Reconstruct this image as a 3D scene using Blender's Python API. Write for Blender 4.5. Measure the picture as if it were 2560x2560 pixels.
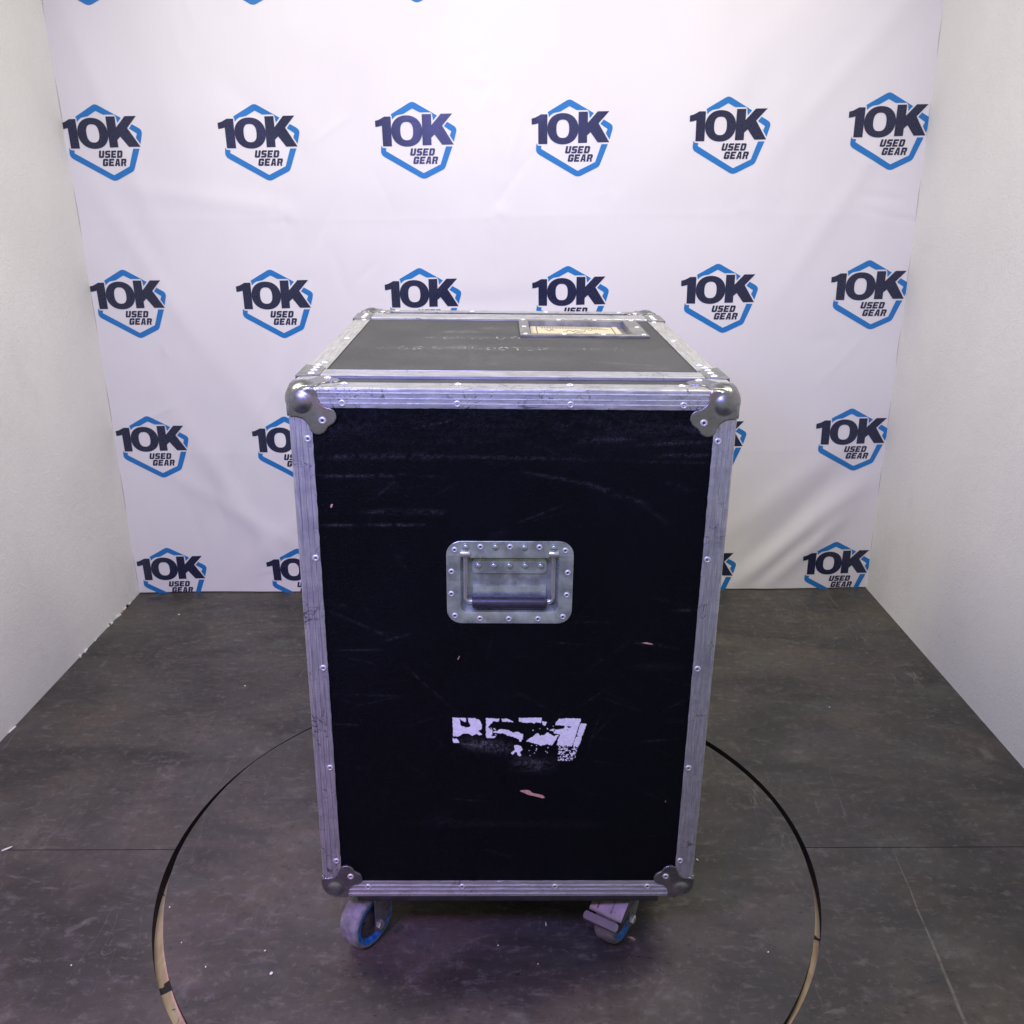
import bpy, bmesh, math, random
import numpy as np
from mathutils import Vector, Matrix, noise
from mathutils.geometry import tessellate_polygon

random.seed(7)
np.random.seed(7)
for o in list(bpy.data.objects):
    bpy.data.objects.remove(o)
scene = bpy.context.scene
COL = scene.collection
PI = math.pi

# ------------------------------------------------------------------ camera
cam_d = bpy.data.cameras.new('camera')
cam = bpy.data.objects.new('camera', cam_d)
COL.objects.link(cam)
cam_d.sensor_width = 36.0
cam_d.sensor_fit = 'HORIZONTAL'
cam_d.lens = 36.0 * 2309.14 / 2560.0
cam_d.clip_start = 0.02
cam_d.clip_end = 100.0
pt, yw, rl = 0.35142, 0.01279, -0.01198
fwd = Vector((0, math.cos(pt), -math.sin(pt)))
up = Vector((0, math.sin(pt), math.cos(pt)))
rt = Vector((1, 0, 0))
r2 = math.cos(rl) * rt + math.sin(rl) * up
u2 = -math.sin(rl) * rt + math.cos(rl) * up
Rz = Matrix.Rotation(yw, 3, 'Z')
cm = Matrix((Rz @ r2, Rz @ u2, -(Rz @ fwd))).transposed().to_4x4()
cm.translation = Vector((0.02888, -1.20052, 1.24915))
cam.matrix_world = cm
scene.camera = cam

# ------------------------------------------------------------------ world and lamps
world = bpy.data.worlds.new('World')
scene.world = world
world.use_nodes = True
bg = world.node_tree.nodes['Background']
bg.inputs['Color'].default_value = (0.94, 0.93, 0.82, 1)
bg.inputs['Strength'].default_value = 0.50


def area(name, loc, target, sx, sy, power, color, spread=PI):
    d = bpy.data.lights.new(name, 'AREA')
    d.shape = 'RECTANGLE'
    d.size, d.size_y = sx, sy
    d.energy = power
    d.color = color
    d.spread = spread
    o = bpy.data.objects.new(name, d)
    o.location = loc
    o.rotation_euler = (Vector(target) - Vector(loc)).to_track_quat('-Z', 'Y').to_euler()
    COL.objects.link(o)
    return o


WARM = (1.0, 0.95, 0.80)
area('ceiling_strip_lamp', (1.00, 0.30, 2.42), (-1.20, 0.60, -0.15), 0.25, 0.95, 18.5, WARM, math.radians(136))
area('ceiling_strip_lamp', (-1.00, 0.30, 2.42), (1.12, 0.60, -0.15), 0.25, 0.95, 17.5, WARM, math.radians(136))
area('violet_stage_lamp', (-0.28, -1.05, 1.62), (-0.08, 0.5, 0.85), 0.75, 0.10, 12.5, (0.32, 0.32, 1.0), math.radians(125))
area('magenta_stage_lamp', (-1.02, -1.25, 1.70), (-0.62, -0.16, 0.0), 0.30, 0.10, 3.8, (0.70, 0.33, 1.0), math.radians(62))

scene.view_settings.view_transform = 'Standard'
scene.view_settings.look = 'None'
scene.view_settings.exposure = 0.0
scene.view_settings.gamma = 1.0
scene.render.resolution_x = 1024
scene.render.resolution_y = 1024
scene.render.engine = 'CYCLES'

# ------------------------------------------------------------------ object helpers


def link(name, me, mats=None, parent=None, loc=(0, 0, 0), rot=(0, 0, 0)):
    o = bpy.data.objects.new(name, me)
    COL.objects.link(o)
    if mats is not None and me is not None and not me.materials:
        for m in (mats if isinstance(mats, (list, tuple)) else [mats]):
            me.materials.append(m)
    o.location = loc
    o.rotation_euler = rot
    if parent is not None:
        o.parent = parent
    return o


def tag(o, label=None, cat=None, group=None, kind=None):
    if label:
        o['label'] = label
    if cat:
        o['category'] = cat
    if group:
        o['group'] = group
    if kind:
        o['kind'] = kind
    return o


class MB:
    def __init__(self):
        self.v, self.f, self.m = [], [], []

    def add(self, vs, fs, mi=0):
        n = len(self.v)
        self.v += [tuple(p) for p in vs]
        self.f += [tuple(i + n for i in f) for f in fs]
        self.m += [mi] * len(fs)

    def box(self, c, s, M=None, ch=0.0, mi=0):
        x, y, z = s[0] / 2, s[1] / 2, s[2] / 2
        if ch <= 0:
            vs = [Vector((a * x, b * y, d * z)) for a in (-1, 1) for b in (-1, 1) for d in (-1, 1)]
            fs = [(0, 1, 3, 2), (4, 6, 7, 5), (0, 4, 5, 1), (2, 3, 7, 6), (0, 2, 6, 4), (1, 5, 7, 3)]
        else:
            bm = bmesh.new()
            bmesh.ops.create_cube(bm, size=1.0)
            for v in bm.verts:
                v.co = Vector((v.co.x * s[0], v.co.y * s[1], v.co.z * s[2]))
            bmesh.ops.bevel(bm, geom=list(bm.edges), offset=ch, segments=2, affect='EDGES', profile=0.5)
            bm.verts.ensure_lookup_table()
            vs = [v.co.copy() for v in bm.verts]
            fs = [tuple(v.index for v in f.verts) for f in bm.faces]
            bm.free()
        M = M or Matrix.Identity(3)
        c = Vector(c)
        self.add([c + M @ p for p in vs], fs, mi)

    def prism(self, poly, place, h0, h1, mi=0, mi_side=None):
        """poly: 2D ring; place(u, v, h) -> 3D."""
        n = len(poly)
        vs = [place(u, v, h0) for u, v in poly] + [place(u, v, h1) for u, v in poly]
        tris = tessellate_polygon([[Vector((u, v, 0)) for u, v in poly]])
        fs = [tuple(t) for t in tris] + [tuple(i + n for i in reversed(t)) for t in tris]
        self.add(vs, fs, mi)
        k = len(self.v) - 2 * n
        for i in range(n):
            j = (i + 1) % n
            self.f.append((k + i, k + i + n, k + j + n, k + j))
            self.m.append(mi if mi_side is None else mi_side)

    def revolve(self, prof, M, c, seg=24, mi=0, mis=None, closed=False):
        """prof: (radius, height) list, axis = M's z."""
        c = Vector(c)
        vs = []
        for r, h in prof:
            for k in range(seg):
                a = 2 * PI * k / seg
                vs.append(c + M @ Vector((r * math.cos(a), r * math.sin(a), h)))
        base = len(self.v)
        self.v += [tuple(p) for p in vs]
        for i in range(len(prof) - 1):
            for k in range(seg):
                k2 = (k + 1) % seg
                self.f.append((base + i * seg + k, base + i * seg + k2, base + (i + 1) * seg + k2, base + (i + 1) * seg + k))
                self.m.append(mis[i] if mis else mi)
        if prof[0][0] > 1e-6 and not closed:
            self.f.append(tuple(base + k for k in reversed(range(seg))))
            self.m.append(mis[0] if mis else mi)
        if prof[-1][0] > 1e-6 and not closed:
            self.f.append(tuple(base + (len(prof) - 1) * seg + k for k in range(seg)))
            self.m.append(mis[-1] if mis else mi)

    def tube(self, pts, r, seg=12, mi=0):
        pts = [Vector(p) for p in pts]
        rings = []
        prev = None
        for i, p in enumerate(pts):
            t = (pts[min(i + 1, len(pts) - 1)] - pts[max(i - 1, 0)]).normalized()
            a = prev if prev is not None else (Vector((0, 0, 1)) if abs(t.z) < 0.9 else Vector((1, 0, 0)))
            a = (a - t * a.dot(t)).normalized()
            b = t.cross(a)
            prev = a
            rings.append([p + r * (math.cos(2 * PI * k / seg) * a + math.sin(2 * PI * k / seg) * b) for k in range(seg)])
        vs = [q for ring in rings for q in ring]
        fs = []
        for i in range(len(rings) - 1):
            for k in range(seg):
                k2 = (k + 1) % seg
                fs.append((i * seg + k, i * seg + k2, (i + 1) * seg + k2, (i + 1) * seg + k))
        fs.append(tuple(reversed(range(seg))))
        fs.append(tuple((len(rings) - 1) * seg + k for k in range(seg)))
        self.add(vs, fs, mi)

    def mesh(self, name, mats, sharp=35):
        me = bpy.data.meshes.new(name)
        me.from_pydata(self.v, [], self.f)
        for m in (mats if isinstance(mats, (list, tuple)) else [mats]):
            me.materials.append(m)
        me.polygons.foreach_set('material_index', self.m)
        bm = bmesh.new()
        bm.from_mesh(me)
        bmesh.ops.recalc_face_normals(bm, faces=list(bm.faces))
        bm.to_mesh(me)
        bm.free()
        if sharp:
            me.polygons.foreach_set('use_smooth', [True] * len(me.polygons))
            me.set_sharp_from_angle(angle=math.radians(sharp))
        me.update()
        return me

    def obj(self, name, mats, parent=None, sharp=35, loc=(0, 0, 0), rot=(0, 0, 0)):
        return link(name, self.mesh(name, mats, sharp), None, parent, loc, rot)


# ------------------------------------------------------------------ materials


class NT:
    def __init__(self, name):
        self.mat = bpy.data.materials.new(name)
        self.mat.use_nodes = True
        self.t = self.mat.node_tree
        self.b = self.t.nodes['Principled BSDF']

    def n(self, typ, **kw):
        nd = self.t.nodes.new(typ)
        for k, v in kw.items():
            setattr(nd, k, v)
        return nd

    def set(self, sock, v):
        if isinstance(v, bpy.types.NodeSocket):
            self.t.links.new(v, sock)
        else:
            sock.default_value = v

    def coord(self, scale=(1, 1, 1), rot=(0, 0, 0), kind='Object'):
        tc = self.n('ShaderNodeTexCoord')
        mp = self.n('ShaderNodeMapping')
        mp.inputs['Scale'].default_value = scale
        mp.inputs['Rotation'].default_value = rot
        self.t.links.new(tc.outputs[kind], mp.inputs['Vector'])
        return mp.outputs['Vector']

    def noise(self, vec, scale, detail=4, rough=0.55, dist=0.0):
        nd = self.n('ShaderNodeTexNoise')
        self.t.links.new(vec, nd.inputs['Vector'])
        nd.inputs['Scale'].default_value = scale
        nd.inputs['Detail'].default_value = detail
        nd.inputs['Roughness'].default_value = rough
        nd.inputs['Distortion'].default_value = dist
        return nd.outputs['Fac']

    def voro(self, vec, scale, feature='DISTANCE_TO_EDGE', out='Distance'):
        nd = self.n('ShaderNodeTexVoronoi')
        nd.feature = feature
        self.t.links.new(vec, nd.inputs['Vector'])
        nd.inputs['Scale'].default_value = scale
        return nd.outputs[out]

    def ramp(self, v, a, b, lo=0.0, hi=1.0):
        nd = self.n('ShaderNodeMapRange')
        nd.interpolation_type = 'SMOOTHSTEP'
        self.set(nd.inputs['Value'], v)
        nd.inputs['From Min'].default_value = a
        nd.inputs['From Max'].default_value = b
        nd.inputs['To Min'].default_value = lo
        nd.inputs['To Max'].default_value = hi
        return nd.outputs['Result']

    def math(self, op, a, b=0.0, c=None):
        nd = self.n('ShaderNodeMath', operation=op)
        self.set(nd.inputs[0], a)
        self.set(nd.inputs[1], b)
        if c is not None:
            self.set(nd.inputs[2], c)
        return nd.outputs[0]

    def mix(self, fac, a, b, blend='MIX'):
        nd = self.n('ShaderNodeMix', data_type='RGBA', blend_type=blend)
        self.set(nd.inputs[0], fac)
        for s, v in ((nd.inputs[6], a), (nd.inputs[7], b)):
            if not isinstance(v, bpy.types.NodeSocket) and len(v) == 3:
                v = (*v, 1)
            self.set(s, v)
        return nd.outputs[2]

    def bump(self, h, strength, dist=0.001, normal=None):
        nd = self.n('ShaderNodeBump')
        self.set(nd.inputs['Height'], h)
        nd.inputs['Strength'].default_value = strength
        nd.inputs['Distance'].default_value = dist
        if normal is not None:
            self.t.links.new(normal, nd.inputs['Normal'])
        return nd.outputs['Normal']

    def attr(self, name):
        nd = self.n('ShaderNodeAttribute')
        nd.attribute_name = name
        return nd.outputs['Fac']

    def out(self, color=None, rough=None, metal=None, normal=None, spec=None, coat=None):
        if color is not None:
            self.set(self.b.inputs['Base Color'], (*color, 1) if isinstance(color, tuple) and len(color) == 3 else color)
        if rough is not None:
            self.set(self.b.inputs['Roughness'], rough)
        if metal is not None:
            self.set(self.b.inputs['Metallic'], metal)
        if spec is not None:
            self.set(self.b.inputs['Specular IOR Level'], spec)
        if normal is not None:
            self.set(self.b.inputs['Normal'], normal)
        return self.mat


def mat_alu(name, axis, base=(0.60, 0.60, 0.615), rough=0.42, wear=1.0):
    """scuffed aluminium, brushed along one axis ('x', 'y' or 'z')"""
    t = NT(name)
    s = {'x': (0.06, 1, 1), 'y': (1, 0.06, 1), 'z': (1, 1, 0.06)}[axis]
    v = t.coord(s)
    o = t.coord()
    br = t.noise(v, 420, 5, 0.65)
    cl = t.noise(o, 26, 5, 0.65)
    gr = t.noise(o, 190, 4, 0.7)
    # dark scratches: thin ridges of a distorted noise, only in patches
    ed = t.noise(o, 34, 3, 0.5, 0.7)
    ln = t.ramp(t.math('ABSOLUTE', t.math('SUBTRACT', ed, 0.5)), 0.004, 0.015, 1, 0)
    pt_ = t.ramp(t.noise(o, 11, 3, 0.5), 0.46, 0.60)
    scr = t.math('MULTIPLY', t.math('MULTIPLY', ln, pt_), 0.60 * wear)
    spot = t.math('MULTIPLY', t.ramp(gr, 0.62, 0.72), 0.45 * wear)
    c = t.mix(t.ramp(br, 0.3, 0.7), tuple(x * 0.74 for x in base), tuple(min(1, x * 1.2) for x in base))
    c = t.mix(t.ramp(cl, 0.40, 0.68, 0, 0.45 * wear), c, tuple(x * 0.52 for x in base))
    c = t.mix(spot, c, (0.12, 0.115, 0.12))
    c = t.mix(scr, c, (0.07, 0.065, 0.07))
    r = t.math('ADD', t.ramp(cl, 0.3, 0.7, rough - 0.06, rough + 0.14), t.math('MULTIPLY', br, 0.06))
    h = t.math('ADD', t.math('MULTIPLY', br, 0.4), t.math('ADD', t.math('MULTIPLY', scr, -1.2), t.math('MULTIPLY', t.noise(o, 60, 4, 0.6), 1.0)))
    return t.out(c, r, 0.72, t.bump(h, 0.22, 0.0012))


def mat_zinc(name, base=(0.42, 0.44, 0.44), rough=0.36, irid=False, grime=0.5, metal=0.85):
    t = NT(name)
    o = t.coord()
    a = t.noise(o, 38, 5, 0.6)
    b = t.noise(o, 210, 4, 0.65)
    c = t.mix(t.ramp(a, 0.35, 0.68), tuple(x * 0.78 for x in base), tuple(x * 1.12 for x in base))
    if irid:
        k = t.noise(o, 24, 2, 0.5)
        c = t.mix(t.ramp(k, 0.52, 0.68, 0, 0.16), c, (0.40, 0.37, 0.27))
        c = t.mix(t.ramp(t.noise(t.coord((1.3, 1, 1)), 31, 2, 0.5), 0.56, 0.68, 0, 0.4), c, (0.33, 0.22, 0.20))
    c = t.mix(t.ramp(b, 0.60, 0.72, 0, grime), c, (0.10, 0.095, 0.09))
    c = t.mix(t.ramp(t.noise(o, 75, 5, 0.7), 0.58, 0.70, 0, grime), c, (0.13, 0.12, 0.12))
    return t.out(c, t.ramp(a, 0.3, 0.7, rough - 0.07, rough + 0.12), metal, t.bump(t.math('ADD', a, t.math('MULTIPLY', b, 0.3)), 0.12, 0.001))


def mat_plain(name, col, rough=0.5, metal=0.0, var=0.25, scale=60, bump=0.1):
    t = NT(name)
    o = t.coord()
    a = t.noise(o, scale, 5, 0.6)
    b = t.noise(o, scale * 6, 3, 0.6)
    c = t.mix(t.ramp(a, 0.3, 0.7), tuple(x * (1 - var) for x in col), tuple(min(1, x * (1 + var)) for x in col))
    return t.out(c, t.ramp(a, 0.3, 0.7, max(0.02, rough - 0.08), min(1, rough + 0.1)), metal, t.bump(b, bump, 0.0008))


def mat_vinyl(name, base, dust, rough, amount, spec=0.5, rub=(0.13, 0.13, 0.15)):
    """grained black vinyl; the vertex attribute 'wear' holds scuffs with a shape of their own"""
    t = NT(name)
    o = t.coord()
    g1 = t.voro(o, 520, 'DISTANCE_TO_EDGE')
    g2 = t.noise(o, 900, 3, 0.6)
    cl = t.noise(o, 7, 6, 0.62)
    w = t.attr('wear')
    wn = t.math('MULTIPLY', w, t.ramp(t.noise(o, 420, 4, 0.75), 0.40, 0.60, 0.05, 1.15))
    tone = t.ramp(cl, 0.3, 0.72, 0, amount)
    c = t.mix(tone, base, dust)
    fle = t.ramp(t.noise(o, 560, 3, 0.8), 0.64, 0.74, 0, 0.6)
    c = t.mix(fle, c, tuple(min(1, x * 2.5) for x in dust))
    c = t.mix(wn, c, rub)
    h = t.math('ADD', t.ramp(g1, 0.0, 0.22), t.math('MULTIPLY', g2, 0.6))
    return t.out(c, t.ramp(cl, 0.3, 0.7, rough - 0.05, rough + 0.08), 0.0, t.bump(t.math('ADD', h, t.math('MULTIPLY', t.noise(o, 260, 4, 0.75), 1.6)), 0.62, 0.0010), spec=spec)


M_ALU_X = mat_alu('scuffed_aluminium_lengthwise', 'x', base=(0.49, 0.49, 0.50), wear=1.25)
M_ALU_Y = mat_alu('scuffed_aluminium_crosswise', 'y', base=(0.50, 0.50, 0.49), wear=0.5)
M_ALU_Z = mat_alu('scuffed_aluminium_upright', 'z', base=(0.50, 0.50, 0.51), wear=1.4)
M_POLISH = mat_plain('worn_bright_ridge', (0.80, 0.80, 0.82), 0.34, 0.55, 0.18, 150, 0.05)
M_BALL = mat_zinc('worn_zinc_corner', (0.27, 0.27, 0.28), 0.27, True, 0.6, 0.9)
M_ZINC = mat_zinc('galvanised_handle_steel', (0.47, 0.53, 0.49), 0.30, False, 0.22, 0.72)
M_PLATE = mat_zinc('dull_plate_steel', (0.29, 0.29, 0.28), 0.42, False, 0.3)
M_CHROME = mat_plain('bright_steel_rod', (0.60, 0.60, 0.58), 0.28, 0.8, 0.04, 20, 0.0)
M_RIVET = mat_plain('rivet_aluminium', (0.66, 0.66, 0.67), 0.36, 0.6, 0.2, 300, 0.05)
M_PIN = mat_plain('rivet_core_dark', (0.02, 0.018, 0.02), 0.6, 0.0)
M_VINYL = mat_vinyl('black_grained_vinyl', (0.0008, 0.0013, 0.0025), (0.0018, 0.0027, 0.0052), 0.40, 0.8, spec=0.10)
M_VINYL_TOP = mat_vinyl('dusty_sheen_toned_vinyl', (0.024, 0.025, 0.027), (0.056, 0.056, 0.058), 0.54, 1.0, rub=(0.24, 0.24, 0.25))  # lid's greyer copy: dust, plus its grazing sheen lifted into the base colour
M_DARK = mat_plain('blackened_board', (0.016, 0.015, 0.017), 0.6, 0.0, 0.4, 40, 0.2)
M_GRIP = mat_plain('black_rubber_grip', (0.028, 0.026, 0.036), 0.38, 0.0, 0.25, 120, 0.2)
M_PAINT = mat_plain('worn_white_paint', (0.74, 0.74, 0.78), 0.6, 0.0, 0.10, 200, 0.1)
M_GHOST = mat_plain('faded_paint_traces', (0.31, 0.31, 0.295), 0.7, 0.0, 0.2, 200, 0.1)
M_CHIP = mat_plain('bare_wood_chip', (0.55, 0.30, 0.24), 0.7, 0.0, 0.25, 200, 0.2)
M_PAPER = mat_plain('yellowed_paper', (0.47, 0.42, 0.31), 0.75, 0.0, 0.06, 40, 0.05)
M_INK = mat_plain('faded_ink', (0.045, 0.04, 0.04), 0.7, 0.0, 0.3, 200, 0.0)
M_TYRE = mat_plain('grey_rubber_tyre', (0.19, 0.19, 0.21), 0.55, 0.0, 0.3, 70, 0.15)
M_TYRE_DK = mat_plain('shaded_rubber_tyre', (0.13, 0.12, 0.12), 0.6, 0.0, 0.3, 70, 0.15)  # same grey rubber, darkened to paint in the shadow on this wheel
M_BLUE = mat_plain('blue_wheel_ring', (0.022, 0.14, 0.46), 0.5, 0.0, 0.4, 90, 0.1)
M_HUB = mat_plain('dark_wheel_hub', (0.06, 0.045, 0.05), 0.55, 0.0, 0.35, 60, 0.15)
M_FORK = mat_zinc('caster_steel', (0.38, 0.38, 0.39), 0.30, False, 0.4)
M_BRAKE = mat_zinc('scuffed_brake_steel', (0.17, 0.165, 0.16), 0.46, False, 0.8, 0.75)
M_LIP = mat_zinc('shaded_grimy_pedal_steel', (0.10, 0.098, 0.09), 0.5, False, 0.8, 0.6)  # grime, and a darker base painting in shade on the down-facing pedal
M_PALE = mat_plain('pale_debris', (0.70, 0.68, 0.62), 0.7, 0.0, 0.1, 200, 0.1)


def mat_wall(name, base):
    t = NT(name)
    o = t.coord()
    a = t.noise(o, 3.2, 5, 0.55)
    f = t.noise(o, 170, 5, 0.7)
    f2 = t.noise(o, 45, 4, 0.6)
    c = t.mix(t.ramp(a, 0.3, 0.7), tuple(x * 0.94 for x in base), base)
    c = t.mix(t.ramp(f, 0.30, 0.7, 0.10, 0), c, tuple(x * 0.80 for x in base))
    spots = t.ramp(t.voro(t.coord(), 13, 'F1'), 0.014, 0.032, 0.5, 0)
    c = t.mix(spots, c, tuple(x * 0.55 for x in base))
    sm = t.ramp(t.noise(t.coord((1, 1, 0.6)), 5.0, 5, 0.65), 0.58, 0.72, 0, 0.22)
    c = t.mix(sm, c, tuple(x * 0.78 for x in base))
    h = t.math('ADD', f, t.math('MULTIPLY', f2, 0.8))
    return t.out(c, 0.85, 0, t.bump(h, 0.55, 0.0030), spec=0.3)


M_WALL = mat_wall('matt_off_white_wall', (0.80, 0.785, 0.755))


def mat_cloth():
    t = NT('white_banner_cloth')
    o = t.coord()
    f = t.noise(o, 500, 4, 0.7)
    a = t.noise(o, 2.5, 4, 0.5)
    c = t.mix(t.ramp(a, 0.3, 0.7), (0.765, 0.735, 0.755), (0.80, 0.77, 0.785))
    return t.out(c, 0.50, 0, t.bump(f, 0.10, 0.0006), spec=0.4)


M_CLOTH = mat_cloth()
M_NAVY = mat_plain('navy_printed_ink', (0.016, 0.019, 0.055), 0.30, 0.0, 0.10, 400, 0.08)
M_PRINTBLUE = mat_plain('blue_printed_ink', (0.010, 0.175, 0.50), 0.42, 0.0, 0.08, 400, 0.08)


def mat_floor(name, shift, gouge=False):
    t = NT(name)
    o = t.coord()
    mp = t.n('ShaderNodeMapping')
    mp.inputs['Location'].default_value = shift
    t.t.links.new(o, mp.inputs['Vector'])
    o = mp.outputs['Vector']
    ms = t.n('ShaderNodeMapping')
    ms.inputs['Scale'].default_value = (0.6, 1.3, 1)
    ms.inputs['Rotation'].default_value = (0, 0, 0.5)
    t.t.links.new(o, ms.inputs['Vector'])
    so = ms.outputs['Vector']
    a = t.noise(so, 3.0, 8, 0.66, 0.6)
    b = t.noise(o, 11, 7, 0.68, 0.3)
    c3 = t.noise(o, 60, 5, 0.7)
    warm = t.noise(o, 4.3, 4, 0.55)
    c = t.mix(t.ramp(a, 0.30, 0.70), (0.021, 0.0190, 0.0170), (0.086, 0.076, 0.063))
    c = t.mix(t.ramp(b, 0.38, 0.60, 0.55, 0), c, (0.036, 0.035, 0.034))
    c = t.mix(t.ramp(warm, 0.50, 0.68, 0, 0.42), c, (0.100, 0.080, 0.058))
    cool = t.noise(so, 6.1, 6, 0.62, 0.5)
    c = t.mix(t.ramp(cool, 0.52, 0.66, 0, 0.35), c, (0.070, 0.078, 0.070))
    c = t.mix(t.ramp(cool, 0.46, 0.32, 0, 0.32), c, (0.092, 0.076, 0.082))
    c = t.mix(t.ramp(b, 0.58, 0.74, 0, 0.5), c, (0.165, 0.160, 0.150))
    c = t.mix(t.ramp(c3, 0.54, 0.68, 0, 0.6), c, (0.03, 0.029, 0.029))
    c = t.mix(t.ramp(c3, 0.46, 0.30, 0, 0.35), c, (0.17, 0.165, 0.155))
    st = t.noise(so, 38, 6, 0.7, 0.4)
    c = t.mix(t.ramp(st, 0.53, 0.70, 0, 0.42), c, (0.16, 0.150, 0.135))
    # short dark pits printed in patches
    mp2 = t.n('ShaderNodeMapping')
    mp2.inputs['Scale'].default_value = (0.45, 1.0, 1)
    t.t.links.new(o, mp2.inputs['Vector'])
    pits = t.ramp(t.voro(mp2.outputs['Vector'], 80, 'F1'), 0.10, 0.20, 1, 0)
    patch = t.ramp(t.noise(o, 5.0, 3, 0.5), 0.50, 0.64)
    c = t.mix(t.math('MULTIPLY', t.math('MULTIPLY', pits, patch), 0.7), c, (0.014, 0.013, 0.013))
    # light scratches
    mp3 = t.n('ShaderNodeMapping')
    mp3.inputs['Scale'].default_value = (1, 0.18, 1)
    mp3.inputs['Rotation'].default_value = (0, 0, 0.35)
    t.t.links.new(o, mp3.inputs['Vector'])
    sn = t.noise(mp3.outputs['Vector'], 16, 3, 0.5, 0.5)
    sl = t.ramp(t.math('ABSOLUTE', t.math('SUBTRACT', sn, 0.5)), 0.0015, 0.006, 1, 0)
    sl = t.math('MULTIPLY', sl, t.ramp(t.noise(o, 3.4, 3, 0.5), 0.50, 0.66, 0, 0.30))
    c = t.mix(sl, c, (0.22, 0.21, 0.20))
    fleck = t.ramp(t.voro(o, 34, 'F1'), 0.016, 0.030, 0.4, 0)
    fleck = t.math('MULTIPLY', fleck, t.ramp(t.noise(o, 23, 2, 0.5), 0.52, 0.60))
    c = t.mix(fleck, c, (0.40, 0.38, 0.35))
    if gouge:
        sp = t.n('ShaderNodeSeparateXYZ')
        t.t.links.new(o, sp.inputs[0])
        ln = t.math('MULTIPLY_ADD', sp.outputs['Y'], -0.092, t.math('MULTIPLY_ADD', t.noise(o, 14, 2, 0.5), 0.006, -0.7250))
        dd = t.math('ABSOLUTE', t.math('ADD', sp.outputs['X'], ln))
        wd = t.ramp(sp.outputs['Y'], -0.15, 0.27, 1.0, 0.25)
        gm = t.math('MULTIPLY', t.ramp(t.math('DIVIDE', dd, wd), 0.0016, 0.0042, 1, 0), t.ramp(sp.outputs['Y'], 0.235, 0.285, 1, 0))
        gm = t.math('MULTIPLY', gm, t.ramp(t.noise(o, 55, 3, 0.6), 0.30, 0.55, 0.10, 0.5))
        c = t.mix(gm, c, (0.24, 0.215, 0.165))
    r = t.ramp(b, 0.3, 0.7, 0.36, 0.56)
    h = t.math('ADD', t.math('MULTIPLY', b, 1.0), t.math('ADD', c3, t.math('MULTIPLY', pits, -0.6)))
    return t.out(c, r, 0, t.bump(h, 0.20, 0.0016), spec=0.42)


M_FLOOR = mat_floor('dark_mottled_vinyl_floor', (0, 0, 0), True)
M_DISC = mat_floor('dark_mottled_vinyl_disc', (3.1, 1.7, 0.4))


def mat_ply():
    t = NT('raw_plywood_edge_with_black_drips')
    o = t.coord()
    a = t.noise(t.coord((1, 0.3, 1)), 50, 4, 0.6)
    k = t.noise(o, 17, 4, 0.6, 0.8)
    c = t.mix(t.ramp(a, 0.3, 0.7), (0.50, 0.36, 0.20), (0.66, 0.50, 0.30))
    c = t.mix(t.ramp(k, 0.575, 0.60), c, (0.012, 0.011, 0.012))
    return t.out(c, 0.6, 0, t.bump(a, 0.1, 0.001))


M_PLY = mat_ply()
M_PIT = mat_plain('black_pit', (0.006, 0.006, 0.006), 0.8)

# ------------------------------------------------------------------ floor with the round opening
HX, HY, HR = -0.0433, 0.2711, 0.6220
SEAM = 0.2800
X0, X1 = -1.35, 1.30
Y0, Y1 = -2.2, 1.60


def arc(a0, a1, n):
    return [(HX + HR * math.cos(a0 + (a1 - a0) * i / n), HY + HR * math.sin(a0 + (a1 - a0) * i / n)) for i in range(n + 1)]


floor = bpy.data.objects.new('floor', None)
COL.objects.link(floor)
floor['kind'] = 'structure'
g = 0.0009
aL_ = PI - math.asin((SEAM - HY) / HR)
aR_ = math.asin((SEAM - HY) / HR)
back = [(X1, SEAM + g), (X1, Y1), (X0, Y1), (X0, SEAM + g)] + [(x, max(y, SEAM + g)) for x, y in arc(aL_, aR_, 90)]
front = [(X0, SEAM - g), (X0, Y0), (X1, Y0), (X1, SEAM - g)] + [(x, min(y, SEAM - g)) for x, y in arc(aR_, aL_ - 2 * PI, 110)]
for poly in (back, front):
    mb = MB()
    mb.prism(poly, lambda u, v, h: Vector((u, v, h)), 0.0, -0.0285, 0, 2)
    ns = len(poly)
    for i in (0, 1, 2, 3, ns - 1):
        mb.m[len(mb.m) - ns + i] = 2
    mb.obj('floor_sheet', [M_FLOOR, M_PLY, M_PIT], floor)
mb = MB()
mb.box((0, -0.3, -0.12), (2.7, 3.9, 0.02))
mb.obj('floor_base', M_PIT, floor)
mb = MB()
mb.revolve([(0.50, -0.050), (0.50, -0.0290), (0.70, -0.0290), (0.70, -0.050)], Matrix.Identity(3), (HX, HY, 0), 160, closed=True)
mb.obj('plywood_ledge', M_PLY, floor, 20)

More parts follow.
